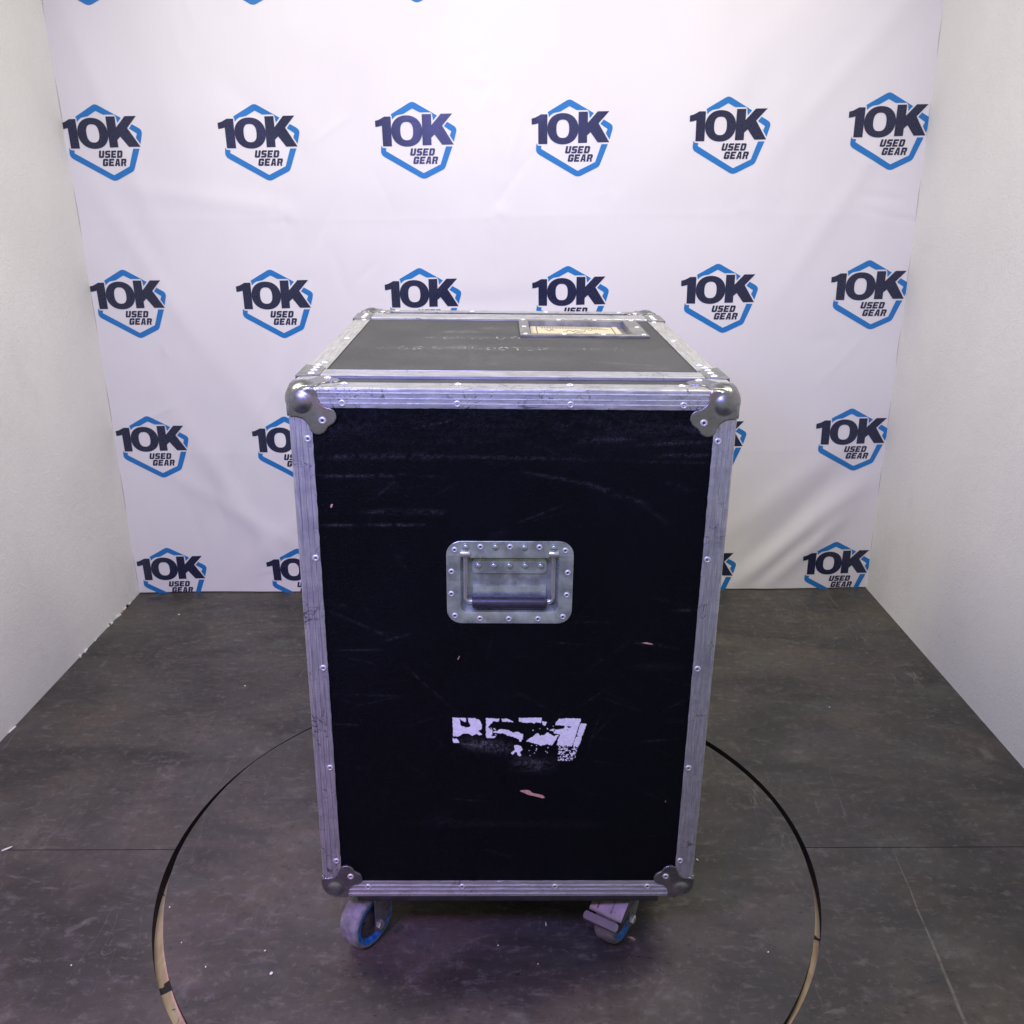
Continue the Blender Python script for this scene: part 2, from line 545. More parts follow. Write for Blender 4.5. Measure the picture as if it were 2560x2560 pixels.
# turntable disc set into the opening
tt = link('turntable', None, None, None, (HX, HY, 0))
tag(tt, 'round dark grey turntable disc let into the floor, carrying the flight case', 'turntable')
mb = MB()
GA = [-324, -300, -270, -240, -209, -193, -180, -174, -168, -162, -155, -140, -90, -40, -20, 0, 15, 36]
GV = [.0145, .012, .008, .004, .0015, .008, .0105, .0133, .016, .0183, .0187, .0185, .012, .0095, .0108, .0098, .010, .0145]
ring = []
for i in range(260):
    a = -324 + 360 * i / 260
    rr_ = HR - float(np.interp(a, GA, GV))
    ring.append((rr_ * math.cos(math.radians(a)), rr_ * math.sin(math.radians(a))))
mb.prism(ring, lambda u, v, h: Vector((u, v, h)), -0.0006, -0.0120, 0, 1)
mb.obj('disc', [M_DISC, M_DARK], tt)
mb = MB()
mb.revolve([(0.20, -0.109), (0.20, -0.0122)], Matrix.Identity(3), (0, 0, 0), 32)
mb.obj('pivot', M_DARK, tt)

# ------------------------------------------------------------------ walls
YB = 1.470


def wall_prism(name, pts, z1, mats):
    mb = MB()
    mb.prism(pts, lambda u, v, h: Vector((u, v, h)), 0.0, z1)
    o = mb.obj(name, mats)
    o['kind'] = 'structure'
    return o


def xl(y):
    return -1.2015 + 0.0131 * (y - YB)


def xr(y):
    return 1.1165 - 0.0172 * (y - YB)


YW = YB + 0.022
YF = -0.60
WH = 1.95
wall_prism('wall_left', [(xl(YF), YF), (xl(YW), YW), (xl(YW) - 0.03, YW), (xl(YF) - 0.03, YF)], WH, M_WALL)
wall_prism('wall_right', [(xr(YF), YF), (xr(YW), YW), (xr(YW) + 0.03, YW), (xr(YF) + 0.03, YF)], WH, M_WALL)
WHB = 2.02
wall_prism('wall_back', [(xl(YW) - 0.03, YW + 0.001), (xr(YW) + 0.03, YW + 0.001), (xr(YW) + 0.03, YW + 0.03), (xl(YW) - 0.03, YW + 0.03)], WHB, M_WALL)

# frayed lower edge of the left wall
mb = MB()
y = -0.35
rs = random.Random(3)
while y < 1.44:
    L = rs.uniform(0.004, 0.03)
    dens = 0.45 if y > 1.05 else 0.06
    if rs.random() < dens:
        h = rs.uniform(0.001, 0.005) * (1.2 if y > 0.95 else 0.5)
        w = rs.uniform(0.001, 0.005)
        x = xl(y) + w / 2 + 0.0002
        mb.box((x, y + L / 2, h / 2 + 0.0003), (w, L, h), Matrix.Rotation(rs.uniform(-0.25, 0.25), 3, 'Z'), 0, rs.choice((0, 1, 2, 2, 2)))
    y += L
fr = mb.obj('frayed_edge', [M_DARK, mat_plain('torn_board_edge', (0.38, 0.25, 0.13), 0.8), M_WALL], bpy.data.objects['wall_left'], 0)
fr['kind'] = 'stuff'

# ------------------------------------------------------------------ banner


def crease(d, w, a):
    return a * np.exp(-np.abs(d) / w)


def gauss(d, w, a):
    return a * np.exp(-(d / w) ** 2)


def seg_fold(x, z, x0, z0, x1, z1, w, a, soft=0.06):
    """a fold along a segment, fading out at both ends; sideways profile is gaussian"""
    dx, dz = x1 - x0, z1 - z0
    L = math.hypot(dx, dz)
    tx, tz = dx / L, dz / L
    s = (x - x0) * tx + (z - z0) * tz
    d = -(x - x0) * tz + (z - z0) * tx
    e = 1 / (1 + np.exp(-s / soft * 3)) * 1 / (1 + np.exp((s - L) / soft * 3))
    return gauss(d, w, a) * e


def cloth(x, z):
    """distance of the cloth in front of the wall plane (metres)"""
    x = np.asarray(x, float)
    z = np.asarray(z, float)
    r = 0.008 + 0 * x
    # broad slow waves leaning with the hang of the cloth
    r += 0.0022 * np.sin(9.0 * x + 2.2 * z + 0.6) + 0.0014 * np.sin(15 * x - 4.0 * z + 1.0)
    r += 0.0012 * np.sin(24 * x + 5 * z + 2.0) * np.exp(-((z - 1.7) / 0.5) ** 2)
    # fold-out creases: horizontals and verticals left from packing
    for zc, a in ((1.136, 0.0005), (0.46, 0.0004)):
        r += crease(z - zc - 0.004 * np.sin(5 * x), 0.006, a)
        r += gauss(z - zc, 0.06, 0.0016) * np.sin(7 * x + 1)
    for xc, a in ((-0.64, 0.0007), (-0.045, 0.0006), (0.62, 0.0007)):
        r += crease(x - xc - 0.004 * np.sin(6 * z), 0.006, a)
    # small crumples where creases cross
    for cx, cz, a in ((-0.045, 1.136, 1), (-0.64, 1.136, 1), (0.62, 1.136, 0.8), (-0.05, 1.48, 1.2), (-0.07, 1.55, 0.8), (0.26, 1.20, 0.6), (-0.45, 0.42, 1)):
        dx, dz = x - cx, z - cz
        rr = np.hypot(dx, dz)
        an = np.arctan2(dz, dx)
        wob = 0.7 * np.sin(rr * 70 + cz * 20) + 0.5 * np.sin(dx * 45 + 2 * cx)
        r += 0.0007 * a * np.exp(-rr / 0.05) * np.sin(3 * an + cx * 9 + wob) * np.clip(rr / 0.02, 0, 1)
        r += 0.0005 * a * np.exp(-(rr / 0.10) ** 2) * np.sin(2 * an + 1.3 + cz * 5 + 1.6 * wob) * np.clip(rr / 0.03, 0, 1)
    # diagonal drags, upper right and left
    r += seg_fold(x, z, 1.08, 1.72, 0.72, 1.30, 0.030, 0.0030, 0.2)
    r += seg_fold(x, z, 1.03, 1.36, 0.78, 0.95, 0.028, 0.0032, 0.2)
    r += seg_fold(x, z, 0.80, 1.70, 0.40, 1.25, 0.05, 0.0025, 0.2)
    r += seg_fold(x, z, -1.15, 1.66, -0.98, 1.10, 0.028, 0.0030, 0.2)
    r += seg_fold(x, z, -1.14, 1.22, -0.90, 0.78, 0.030, 0.0034, 0.2)
    r += seg_fold(x, z, -1.02, 0.62, -0.74, 0.10, 0.035, 0.0036, 0.2)
    r += seg_fold(x, z, -0.86, 0.78, -0.60, 0.30, 0.045, 0.0028, 0.2)
    r += seg_fold(x, z, -1.08, 0.42, -0.62, 0.12, 0.03, 0.0022, 0.2)
    # the big soft swags at the lower right
    r += seg_fold(x, z, 1.06, 0.345, 0.70, 0.02, 0.034, 0.0085, 0.10)
    r -= seg_fold(x, z, 1.00, 0.40, 0.74, 0.10, 0.036, 0.0055, 0.10)
    r += seg_fold(x, z, 1.02, 0.245, 0.80, 0.02, 0.026, 0.0060, 0.08)
    r -= seg_fold(x, z, 0.97, 0.25, 0.78, 0.04, 0.022, 0.0030, 0.08)
    r += seg_fold(x, z, 0.93, 0.42, 0.68, 0.20, 0.04, 0.0045, 0.10)
    r += seg_fold(x, z, 0.95, 0.20, 0.90, 0.14, 0.014, -0.0020, 0.03)
    rs = random.Random(11)
    for k in range(70):
        cx, cz = rs.uniform(-1.15, 1.08), rs.uniform(0.05, 1.75)
        an = rs.choice((rs.gauss(1.1, .25), rs.gauss(2.0, .25), rs.gauss(1.57, .15), rs.gauss(0.0, .2)))
        L = rs.uniform(.04, .22)
        r += seg_fold(x, z, cx, cz, cx + L * math.cos(an), cz + L * math.sin(an), rs.uniform(.005, .018), rs.choice((-1, 1)) * rs.uniform(.0005, .0013), 0.03)
    for k in range(26):
        cx, cz = rs.uniform(-1.1, 1.05), rs.uniform(0.2, 1.75)
        an = rs.gauss(1.57, .5)
        L = rs.uniform(.2, .5)
        r += seg_fold(x, z, cx, cz, cx + L * math.cos(an), cz - L * math.sin(an), rs.uniform(.025, .05), rs.choice((-1, 1)) * rs.uniform(.0014, .0032), 0.12)
    return np.maximum(r, 0.0015)


banner = bpy.data.objects.new('banner', None)
COL.objects.link(banner)
banner.location = (-0.045, YB, 0)
tag(banner, 'white cloth banner printed with rows of blue hexagon logos, hung across the back wall', 'banner')
BX0, BX1, BZ0, BZ1 = -1.2012, 1.1162, 0.003, 2.00
nx, nz = 330, 300
xs = np.linspace(BX0, BX1, nx)
zs = np.linspace(BZ0, BZ1, nz)
Xg, Zg = np.meshgrid(xs, zs)
Yg = YB + 0.0165 - cloth(Xg, Zg)
ed_ = np.clip(1 - (Xg - BX0) / 0.02, 0, 1) * 0.0010 * np.sin(Zg * 23) + np.clip(1 - (BX1 - Xg) / 0.02, 0, 1) * 0.0008 * np.sin(Zg * 31)
Xw = Xg + ed_
V = np.stack([Xw, Yg, Zg], -1).reshape(-1, 3) - np.array([-0.045, YB, 0])
idx = np.arange(nx * nz).reshape(nz, nx)
F = np.stack([idx[:-1, :-1], idx[:-1, 1:], idx[1:, 1:], idx[1:, :-1]], -1).reshape(-1, 4)


def grid_mesh(name, V, F, mats, smooth=True):
    me = bpy.data.meshes.new(name)
    me.vertices.add(len(V))
    me.vertices.foreach_set('co', np.asarray(V, float).ravel())
    k = F.shape[1]
    me.loops.add(F.size)
    me.loops.foreach_set('vertex_index', F.ravel())
    me.polygons.add(len(F))
    me.polygons.foreach_set('loop_start', np.arange(0, F.size, k))
    me.polygons.foreach_set('loop_total', np.full(len(F), k))
    if smooth:
        me.polygons.foreach_set('use_smooth', np.ones(len(F), bool))
    me.update(calc_edges=True)
    me.validate()
    for m in (mats if isinstance(mats, (list, tuple)) else [mats]):
        me.materials.append(m)
    return me


link('cloth', grid_mesh('cloth', V, F, M_CLOTH), None, banner)


def cloth_y(x, z):
    """the meshed cloth's own surface (bilinear on its grid)"""
    u = np.clip((np.asarray(x) - BX0) / (BX1 - BX0) * (nx - 1), 0, nx - 1.001)
    v = np.clip((np.asarray(z) - BZ0) / (BZ1 - BZ0) * (nz - 1), 0, nz - 1.001)
    i, j = u.astype(int), v.astype(int)
    fu, fv = u - i, v - j
    a = Yg[j, i] * (1 - fu) + Yg[j, i + 1] * fu
    b = Yg[j + 1, i] * (1 - fu) + Yg[j + 1, i + 1] * fu
    return a * (1 - fv) + b * fv


# logo outlines, in the tracing's own units: x right, y down, apex of the hexagon at (990, 170)
def roundc(poly, ids, r, n=4):
    out = []
    N = len(poly)
    for i, p in enumerate(poly):
        if i not in ids:
            out.append(p)
            continue
        a, c = Vector(poly[i - 1]), Vector(poly[(i + 1) % N])
        b = Vector(p)
        rr = ids[i] if isinstance(ids, dict) else r
        p0 = b + (a - b).normalized() * min(rr, (a - b).length * 0.48)
        p1 = b + (c - b).normalized() * min(rr, (c - b).length * 0.48)
        for k in range(n + 1):
            t = k / n
            q = (1 - t) ** 2 * p0 + 2 * t * (1 - t) * b + t * t * p1
            out.append((q.x, q.y))
    return out


RING = [
    [roundc([(610, 388), (990, 162), (1415, 410), (1345, 495), (1330, 385), (1308, 355), (1150, 355), (1118, 357), (990, 288), (832, 380), (720, 402), (668, 436), (634, 475), (628, 420)], {0: 25, 1: 60}, 0)],
    [roundc([(1588, 520), (1762, 622), (1695, 866), (1630, 755), (1658, 682), (1530, 594)], {1: 75}, 0)],
    [roundc([(418, 925), (440, 962), (505, 970), (496, 1020), (1145, 1412), (1452, 1258), (1557, 945), (1668, 945), (1522, 1338), (1145, 1528), (402, 1088)], {4: 10, 8: 40, 9: 70, 10: 75}, 0)],
]


def superell(cx, cy, rx, ry, e, n=44):
    out = []
    for k in range(n):
        a = 2 * PI * k / n
        c, s = math.cos(a), math.sin(a)
        out.append((cx + rx * math.copysign(abs(c) ** (2 / e), c), cy + ry * math.copysign(abs(s) ** (2 / e), s)))
    return out


TENK = [
    [[(333, 497), (395, 480), (450, 452), (495, 425), (607, 425), (607, 938), (450, 938), (448, 578), (395, 594), (335, 602)]],
    [superell(879, 675, 271, 270, 2.15), superell(877, 675, 112, 158, 2.5)],
    [[(1151, 386), (1312, 384), (1312, 575), (1482, 380), (1680, 378), (1500, 585), (1692, 912), (1490, 915), (1362, 735), (1303, 792), (1303, 920), (1147, 924)]],
]
LET = {
    'U': [[(0, 1), (.38, 1), (.38, .25), (.62, .25), (.62, 1), (1, 1), (1, .15), (.85, 0), (.15, 0), (0, .15)]],
    'S': [[(.15, 1), (.97, 1), (.97, .75), (.38, .75), (.38, .62), (.85, .62), (1, .47), (1, .15), (.85, 0), (.02, 0), (.02, .25), (.62, .25), (.62, .38), (.15, .38), (0, .53), (0, .85)]],
    'E': [[(0, 0), (0, 1), (.95, 1), (.95, .75), (.38, .75), (.38, .61), (.85, .61), (.85, .39), (.38, .39), (.38, .25), (.95, .25), (.95, 0)]],
    'D': [[(0, 0), (0, 1), (.82, 1), (1, .82), (1, .18), (.82, 0)], [(.38, .25), (.38, .75), (.62, .75), (.62, .25)]],
    'G': [[(.15, 1), (.85, 1), (1, .85), (1, .66), (.62, .66), (.62, .75), (.38, .75), (.38, .25), (.62, .25), (.62, .36), (.52, .36), (.52, .56), (1, .56), (1, .15), (.85, 0), (.15, 0), (0, .15), (0, .85)]],
    'A': [[(0, 0), (.24, 1), (.75, 1), (1, 0), (.62, 0), (.64, .2), (.37, .2), (.38, 0)], [(.42, .40), (.60, .40), (.51, .80)]],
    'R': [[(0, 0), (0, 1), (.85, 1), (1, .85), (1, .5), (.88, .4), (1, 0), (.66, 0), (.58, .38), (.38, .38), (.38, 0)], [(.38, .54), (.38, .75), (.62, .75), (.62, .54)]],
}


def word(s, x0, x1, yt, yb):
    n = len(s)
    gap = 15
    w = (x1 - x0 - gap * (n - 1) - 26) / n
    res = []
    for i, ch in enumerate(s):
        ox = x0 + i * (w + gap)
        res.append([[(ox + u * w + 0.20 * v * (yb - yt), yb - v * (yb - yt)) for u, v in ringp] for ringp in LET[ch]])
    return res


WORDS = word('USED', 915, 1368, 976, 1104) + word('GEAR', 963, 1416, 1120, 1250)
# tilt of the lettering baseline in the tracing is undone / kept by this small affine map
SX, SZ = 1.535e-4, 1.440e-4


def shapes_mesh(name, shapes, ax, az, mat, lift):
    vs, fs = [], []
    for i, rings in enumerate(shapes):
        flat = [p for r in rings for p in r]
        tris = tessellate_polygon([[Vector((p[0], -p[1], 0)) for p in r] for r in rings])
        n = len(vs)
        for p in flat:
            dx, dy = p[0] - 990, p[1] - 170
            vs.append((ax + dx * SX, 0, az - dy * SZ - dx * SX * 0.006))
        fs += [tuple(k + n for k in t) for t in tris]
    bm = bmesh.new()
    bv = [bm.verts.new(v) for v in vs]
    for f in fs:
        try:
            bm.faces.new([bv[k] for k in f])
        except ValueError:
            pass
    for _ in range(5):
        long = [e for e in bm.edges if e.calc_length() > 0.008]
        if not long:
            break
        bmesh.ops.subdivide_edges(bm, edges=long, cuts=1)
        bmesh.ops.triangulate(bm, faces=[f for f in bm.faces if len(f.verts) > 3])
    co = np.array([v.co[:] for v in bm.verts])
    y = cloth_y(co[:, 0], co[:, 2]) - lift
    for v, yy in zip(bm.verts, y):
        v.co = Vector((v.co.x + 0.045, yy - YB, v.co.z))
    for f in bm.faces:
        f.normal_update()
        if f.normal.y > 0:
            f.normal_flip()
        f.smooth = True
    me = bpy.data.meshes.new(name)
    bm.to_mesh(me)
    bm.free()
    me.materials.append(mat)
    return me


LX = [-1.1060, -0.6815, -0.2585, 0.1605, 0.5815, 1.0050]
for row, az0 in enumerate((1.8600, 1.4335, 1.0045, 0.5795, 0.1545)):
    for i, ax in enumerate(LX):
        az = az0
        ax2 = ax + (0.006 if row >= 2 and i == 0 else 0.0) + (0.007 if row >= 3 and i == 0 else 0.0)
        az = az + (0.002, -0.002, -0.002, -0.001, 0.001, 0.006)[i]
        lg = link('printed_logo', shapes_mesh('printed_logo', RING, ax2, az, M_PRINTBLUE, 0.0007), None, banner)
        link('number_print', shapes_mesh('number_print', TENK, ax2, az, M_NAVY, 0.00085), None, lg)
        link('word_print', shapes_mesh('word_print', WORDS, ax2, az, M_NAVY, 0.0007), None, lg)

# ------------------------------------------------------------------ flight case
W, D, H, Z0 = 0.600, 0.7415, 0.8434, 0.1388
case = bpy.data.objects.new('flight_case', None)
COL.objects.link(case)
case.matrix_world = Matrix.Translation((-0.003, 0, 0)) @ Matrix.Rotation(0.0216, 4, 'Z') @ Matrix.Rotation(0.0216, 4, 'Y')
tag(case, 'tall black flight case with riveted aluminium edges, standing on casters on the turntable', 'flight case')
ZB, ZT = Z0, Z0 + H


def P(x, y, z):
    return Vector((x, y, z + Z0))


# --- rivets (shared meshes)
def rivet_mesh(name, r, pop):
    mb = MB()
    if pop:
        prof = [(r, 0.0), (r * 1.0, r * .10), (r * .86, r * .26), (r * .62, r * .36), (r * .44, r * .33), (r * .33, r * .22), (r * .28, r * .05), (0.0, r * .04)]
        mb.revolve(prof, Matrix.Identity(3), (0, 0, 0), 18, mis=[0, 0, 0, 0, 0, 1, 1])
        return mb.mesh(name, [M_RIVET, M_PIN], 0) if False else mb.mesh(name, [M_RIVET, M_PIN], 60)
    prof = [(r, 0.0), (r * .97, r * .22), (r * .84, r * .48), (r * .58, r * .66), (r * .28, r * .74), (0.0, r * .76)]
    mb.revolve(prof, Matrix.Identity(3), (0, 0, 0), 18)
    return mb.mesh(name, [M_ZINC], 60)


RV = rivet_mesh('rivet', 0.0054, True)
RV_S = rivet_mesh('rivet', 0.0046, True)
RV_D = rivet_mesh('rivet', 0.0052, False)
ROT = {'front': (PI / 2, 0, 0), 'top': (0, 0, 0), 'left': (0, -PI / 2, 0), 'right': (0, PI / 2, 0), 'back': (-PI / 2, 0, 0), 'bottom': (PI, 0, 0)}


def rivet(parent, p, face, me=None):
    rx, ry, rz = ROT[face]
    return link('rivet', me or RV, None, parent, p, (rx, ry, rz + (0 if face != 'top' else random.uniform(0, 3))))


# --- panels with wear painted per vertex
def smear(X, Z, x0, z0, x1, z1, w, a):
    dx, dz = x1 - x0, z1 - z0
    L = math.hypot(dx, dz) + 1e-9
    s = ((X - x0) * dx + (Z - z0) * dz) / L
    d = (-(X - x0) * dz + (Z - z0) * dx) / L
    e = np.clip((s + 0.015) / 0.03, 0, 1) * np.clip((L - s + 0.015) / 0.03, 0, 1)
    return a * e * np.exp(-(d / w) ** 2)


def wear_noise(X, Z, sx, sz, seed):
    f = np.vectorize(lambda a, b: noise.noise(Vector((a * sx + seed, b * sz, seed * 1.7))))
    return f(X, Z)


def panel(name, origin, du, dv, nu, nv, lu, lv, mat, wear):
    us = np.linspace(0, lu, nu)
    vs_ = np.linspace(0, lv, nv)
    U, Vv = np.meshgrid(us, vs_)
    o, a, b = np.array(origin), np.array(du), np.array(dv)
    P3 = o + U[..., None] * a + Vv[..., None] * b
    ix = np.arange(nu * nv).reshape(nv, nu)
    FF = np.stack([ix[:-1, :-1], ix[:-1, 1:], ix[1:, 1:], ix[1:, :-1]], -1).reshape(-1, 4)
    me = grid_mesh(name, P3.reshape(-1, 3), FF, mat)
    at = me.attributes.new('wear', 'FLOAT', 'POINT')
    at.data.foreach_set('value', np.clip(wear(P3), 0, 1).ravel().astype(np.float32))
    return link(name, me, None, case)


def wear_front(P3):
    X, Z = P3[..., 0], P3[..., 2] - Z0
    w = np.zeros_like(X)
    for s in [(q[0], q[1], q[2], q[3], q[4] * (0.6 if q[4] > .0025 else 0.8), q[5] * 0.55) for q in [(-.264, .748, -.10, .749, .006, .30), (-.10, .749, .05, .747, .004, .24), (.05, .747, .265, .742, .003, .13),
              (-.264, .720, -.15, .722, .0035, .42), (-.13, .722, -.10, .720, .003, .22),
              (-.203, .669, -.102, .669, .006, .32), (-.115, .668, -.100, .667, .006, .25),
              (-.262, .6485, -.13, .6495, .0022, .55), (.09, .772, .16, .776, .005, .30), (.18, .768, .26, .772, .004, .28),
              (.205, .752, .268, .754, .005, .34), (.02, .727, .10, .712, .004, .26), (.10, .712, .18, .683, .006, .32), (.18, .683, .215, .655, .004, .2),
              (.215, .712, .23, .709, .003, .45), (.232, .703, .24, .703, .003, .5), (-.19, .69, -.165, .71, .003, .18),
              (.245, .519, .268, .519, .003, .75), (.19, .4655, .218, .4625, .0028, .65), (.222, .4605, .238, .458, .002, .35),
              (-.155, .425, -.085, .352, .0016, .30), (-.26, .515, -.18, .476, .0025, .20), (-.20, .478, -.175, .484, .003, .2),
              (-.262, .378, -.165, .376, .0015, .22), (-.262, .372, -.225, .360, .0015, .16), (-.225, .360, -.165, .376, .0015, .18),
              (-.26, .326, -.222, .325, .0016, .34), (-.252, .252, -.228, .248, .0016, .28), (.10, .50, .145, .499, .0018, .28),
              (.115, .422, .165, .462, .0022, .22), (.19, .427, .25, .425, .008, .12), (-.24, .44, -.20, .43, .003, .14), (-.26, .53, -.24, .525, .005, .30),
              (-.16, .60, -.155, .59, .008, .22), (-.09, .57, -.087, .53, .006, .20), (-.03, .63, -.01, .64, .01, .10),
              (-.15, .145, .15, .142, .010, .10), (.115, .205, .12, .203, .004, .22), (.14, .198, .144, .197, .003, .2), (-.12, .155, -.10, .16, .01, .10),
              (-.25, .785, -.20, .79, .012, .10), (.10, .80, .25, .79, .02, .06), (-.15, .71, -.2, .70, .02, .06), (.24, .79, .262, .787, .006, .4)]]:
        w += smear(X, Z, *s)
    rs = random.Random(17)
    for k in range(46):
        x, z, an, L = rs.uniform(-.26, .26), rs.uniform(.05, .80), rs.gauss(0, .5), rs.uniform(.008, .07)
        w += smear(X, Z, x, z, x + L * math.cos(an), z + L * math.sin(an), rs.uniform(.0008, .0014), rs.uniform(.06, .22))
    # rubbed patches round the stencil
    w += smear(X, Z, -.068, .293, -.005, .285, .009, .8)
    w += smear(X, Z, .008, .258, .062, .254, .011, .45)
    w += 0.05 * np.exp(-((Z - .80) / .05) ** 2)
    n1 = wear_noise(X, Z, 30, 160, 2.0)
    n2 = wear_noise(X, Z, 200, 260, 5.0)
    w *= np.clip(0.75 + 0.9 * n1 + 1.4 * n2, 0.0, 1.8)
    return w


def wear_top(P3):
    X, Y = P3[..., 0], P3[..., 1]
    w = np.zeros_like(X)
    for s in [(-.13, .475, -.06, .480, .012, .34), (-.11, .315, -.06, .330, .010, .40), (-.06, .175, -.02, .18, .014, .18), (-.22, .308, .17, .313, .012, .16), (-.15, .412, .01, .416, .012, .16), (-.06, .52, -.02, .52, .014, .2), (.13, .20, .23, .17, .004, .28), (.18, .155, .24, .150, .004, .25), (-.2, .25, .1, .22, .04, .10)]:
        w += smear(X, Y, *s)
    n1 = wear_noise(X, Y, 60, 60, 3.0)
    n2 = wear_noise(X, Y, 14, 14, 8.0)
    w *= np.clip(0.8 + 1.1 * n1, 0.1, 1.6)
    w += np.clip(n2, 0, 1) * 0.06
    return w


zero = lambda P3: np.zeros(P3.shape[:2])
PI_ = 0.0022
panel('front_panel', P(-W / 2 + .022, PI_, .018), (1, 0, 0), (0, 0, 1), 270, 380, W - .044, H - .036, M_VINYL, wear_front)
panel('back_panel', P(W / 2 - .022, D - PI_, .018), (-1, 0, 0), (0, 0, 1), 2, 2, W - .044, H - .036, M_VINYL, zero)
panel('side_panel', P(-W / 2 + PI_, D - .018, .018), (0, -1, 0), (0, 0, 1), 2, 2, D - .036, H - .036, M_VINYL, zero)
panel('side_panel', P(W / 2 - PI_, .018, .018), (0, 1, 0), (0, 0, 1), 2, 2, D - .036, H - .036, M_VINYL, zero)
panel('bottom_panel', P(-W / 2 + .018, D - .018, PI_), (1, 0, 0), (0, -1, 0), 2, 2, W - .036, D - .036, M_VINYL, zero)
panel('lid_strip', P(-W / 2 + .022, .022, H - PI_ - .0012), (1, 0, 0), (0, 1, 0), 40, 8, W - .044, .057, M_VINYL_TOP, wear_top)
panel('lid_strip', P(-W / 2 + .022, D - .079, H - PI_ - .0012), (1, 0, 0), (0, 1, 0), 40, 8, W - .044, .057, M_VINYL_TOP, wear_top)
# the top panel, with an opening for the label dish
DX0, DX1, DY0, DY1 = 0.0355, 0.2180, 0.4420, 0.5900
TX0, TX1, TY0, TY1 = -W / 2 + .020, W / 2 - .020, .078, D - .078
ux = np.unique(np.concatenate([np.linspace(TX0, TX1, 120), [DX0, DX1]]))
uy = np.unique(np.concatenate([np.linspace(TY0, TY1, 110), [DY0, DY1]]))
Xt, Yt = np.meshgrid(ux, uy)
P3 = np.stack([Xt, Yt, np.full_like(Xt, ZT - PI_)], -1)
ix = np.arange(Xt.size).reshape(Xt.shape)
cx_, cy_ = (ux[:-1] + ux[1:]) / 2, (uy[:-1] + uy[1:]) / 2
keep = ~((cx_[None, :] > DX0) & (cx_[None, :] < DX1) & (cy_[:, None] > DY0) & (cy_[:, None] < DY1))
FF = np.stack([ix[:-1, :-1], ix[:-1, 1:], ix[1:, 1:], ix[1:, :-1]], -1)[keep]
me = grid_mesh('top_panel', P3.reshape(-1, 3), FF, M_VINYL_TOP)
at = me.attributes.new('wear', 'FLOAT', 'POINT')
at.data.foreach_set('value', np.clip(wear_top(P3), 0, 1).ravel().astype(np.float32))
link('top_panel', me, None, case)

# --- aluminium edge trims
LT = 0.0305


def angle_profile(l1, l2, ribs=True):
    t, r = 0.0016, 0.0035
    pr = [(0.0003, l1), (0, l1 - 0.0008)]
    if ribs:
        for q in (l1 * 0.75, l1 * 0.51, l1 * 0.24):
            pr += [(0, q + .0011), (-0.0012, q + .0007), (-0.0012, q - .0007), (0, q - .0011)]
    for k in range(5):
        a = k / 4 * PI / 2
        pr.append((r - r * math.cos(a), r - r * math.sin(a)))
    pr += [(l2 - .0008, 0), (l2, .0003), (l2, t), (t, t), (t, l1)]
    return pr


def trim(O, dp, dq, ds, length, l1, l2, mat, name='edge_trim', nseg=1, jit=0.0, ribs=True, polish=False):
    O, dp, dq, ds = map(Vector, (O, dp, dq, ds))
    pr = angle_profile(l1, l2, ribs)
    n = len(pr)
    mb = MB()
    vs, fs = [], []
    rs = random.Random(int(length * 1e4) + n)
    for i in range(nseg + 1):
        s = length * i / nseg
        for k, (p, q) in enumerate(pr):
            jq = rs.uniform(-jit, jit) if (k in (0, 1) and 0 < i < nseg) else 0
            jp = rs.uniform(0, jit * 0.6) if (p <= 0 and 0 < i < nseg and k > 1) else 0
            vs.append(O + dp * (p + jp) + dq * (q + jq) + ds * s)
    for i in range(nseg):
        for k in range(n):
            k2 = (k + 1) % n
            fs.append((i * n + k, i * n + k2, (i + 1) * n + k2, (i + 1) * n + k))
    mb.add(vs, fs)
    if polish:
        mb.m = [1 if (q % n) in (3, 7, 11) else 0 for q in range(len(mb.m))]
    for base in (0, nseg * n):
        tris = tessellate_polygon([[Vector((p, q, 0)) for p, q in pr]])
        mb.f += [tuple(k + base for k in t) for t in tris]
        mb.m += [0] * len(tris)
    return mb.obj(name, [mat, M_POLISH], case, 25)


xe, ye, ze = W / 2, D, H
# long edges along x (front/back, top/bottom)
RX = (-.2275, -.0752, .0755, .2262)
LTf = 0.0275
t1 = trim(P(-xe + .028, 0, ze), (0, 1, 0), (0, 0, -1), (1, 0, 0), W - .056, LTf, .0330, M_ALU_X, nseg=60, jit=.0003, polish=True)
for x in RX:
    rivet(t1, P(x, -.0002, .8227), 'front')
    rivet(t1, P(x, .0225 if abs(x) > .1 else .0225, ze + .0002), 'top')
t2 = trim(P(-xe + .028, 0, 0), (0, 1, 0), (0, 0, 1), (1, 0, 0), W - .056, .0325, .030, M_ALU_X, nseg=60, jit=.0005, polish=True)
for x in RX:
    rivet(t2, P(x, -.0002, .0218), 'front')
t3 = trim(P(-xe + .028, ye, ze), (0, -1, 0), (0, 0, -1), (1, 0, 0), W - .056, LTf, .0330, M_ALU_X)
for x in RX:
    rivet(t3, P(x, D - .0225, ze + .0002), 'top')
    rivet(t3, P(x, D + .0002, .8227), 'back')
trim(P(-xe + .028, ye, 0), (0, -1, 0), (0, 0, 1), (1, 0, 0), W - .056, .0325, .030, M_ALU_X)
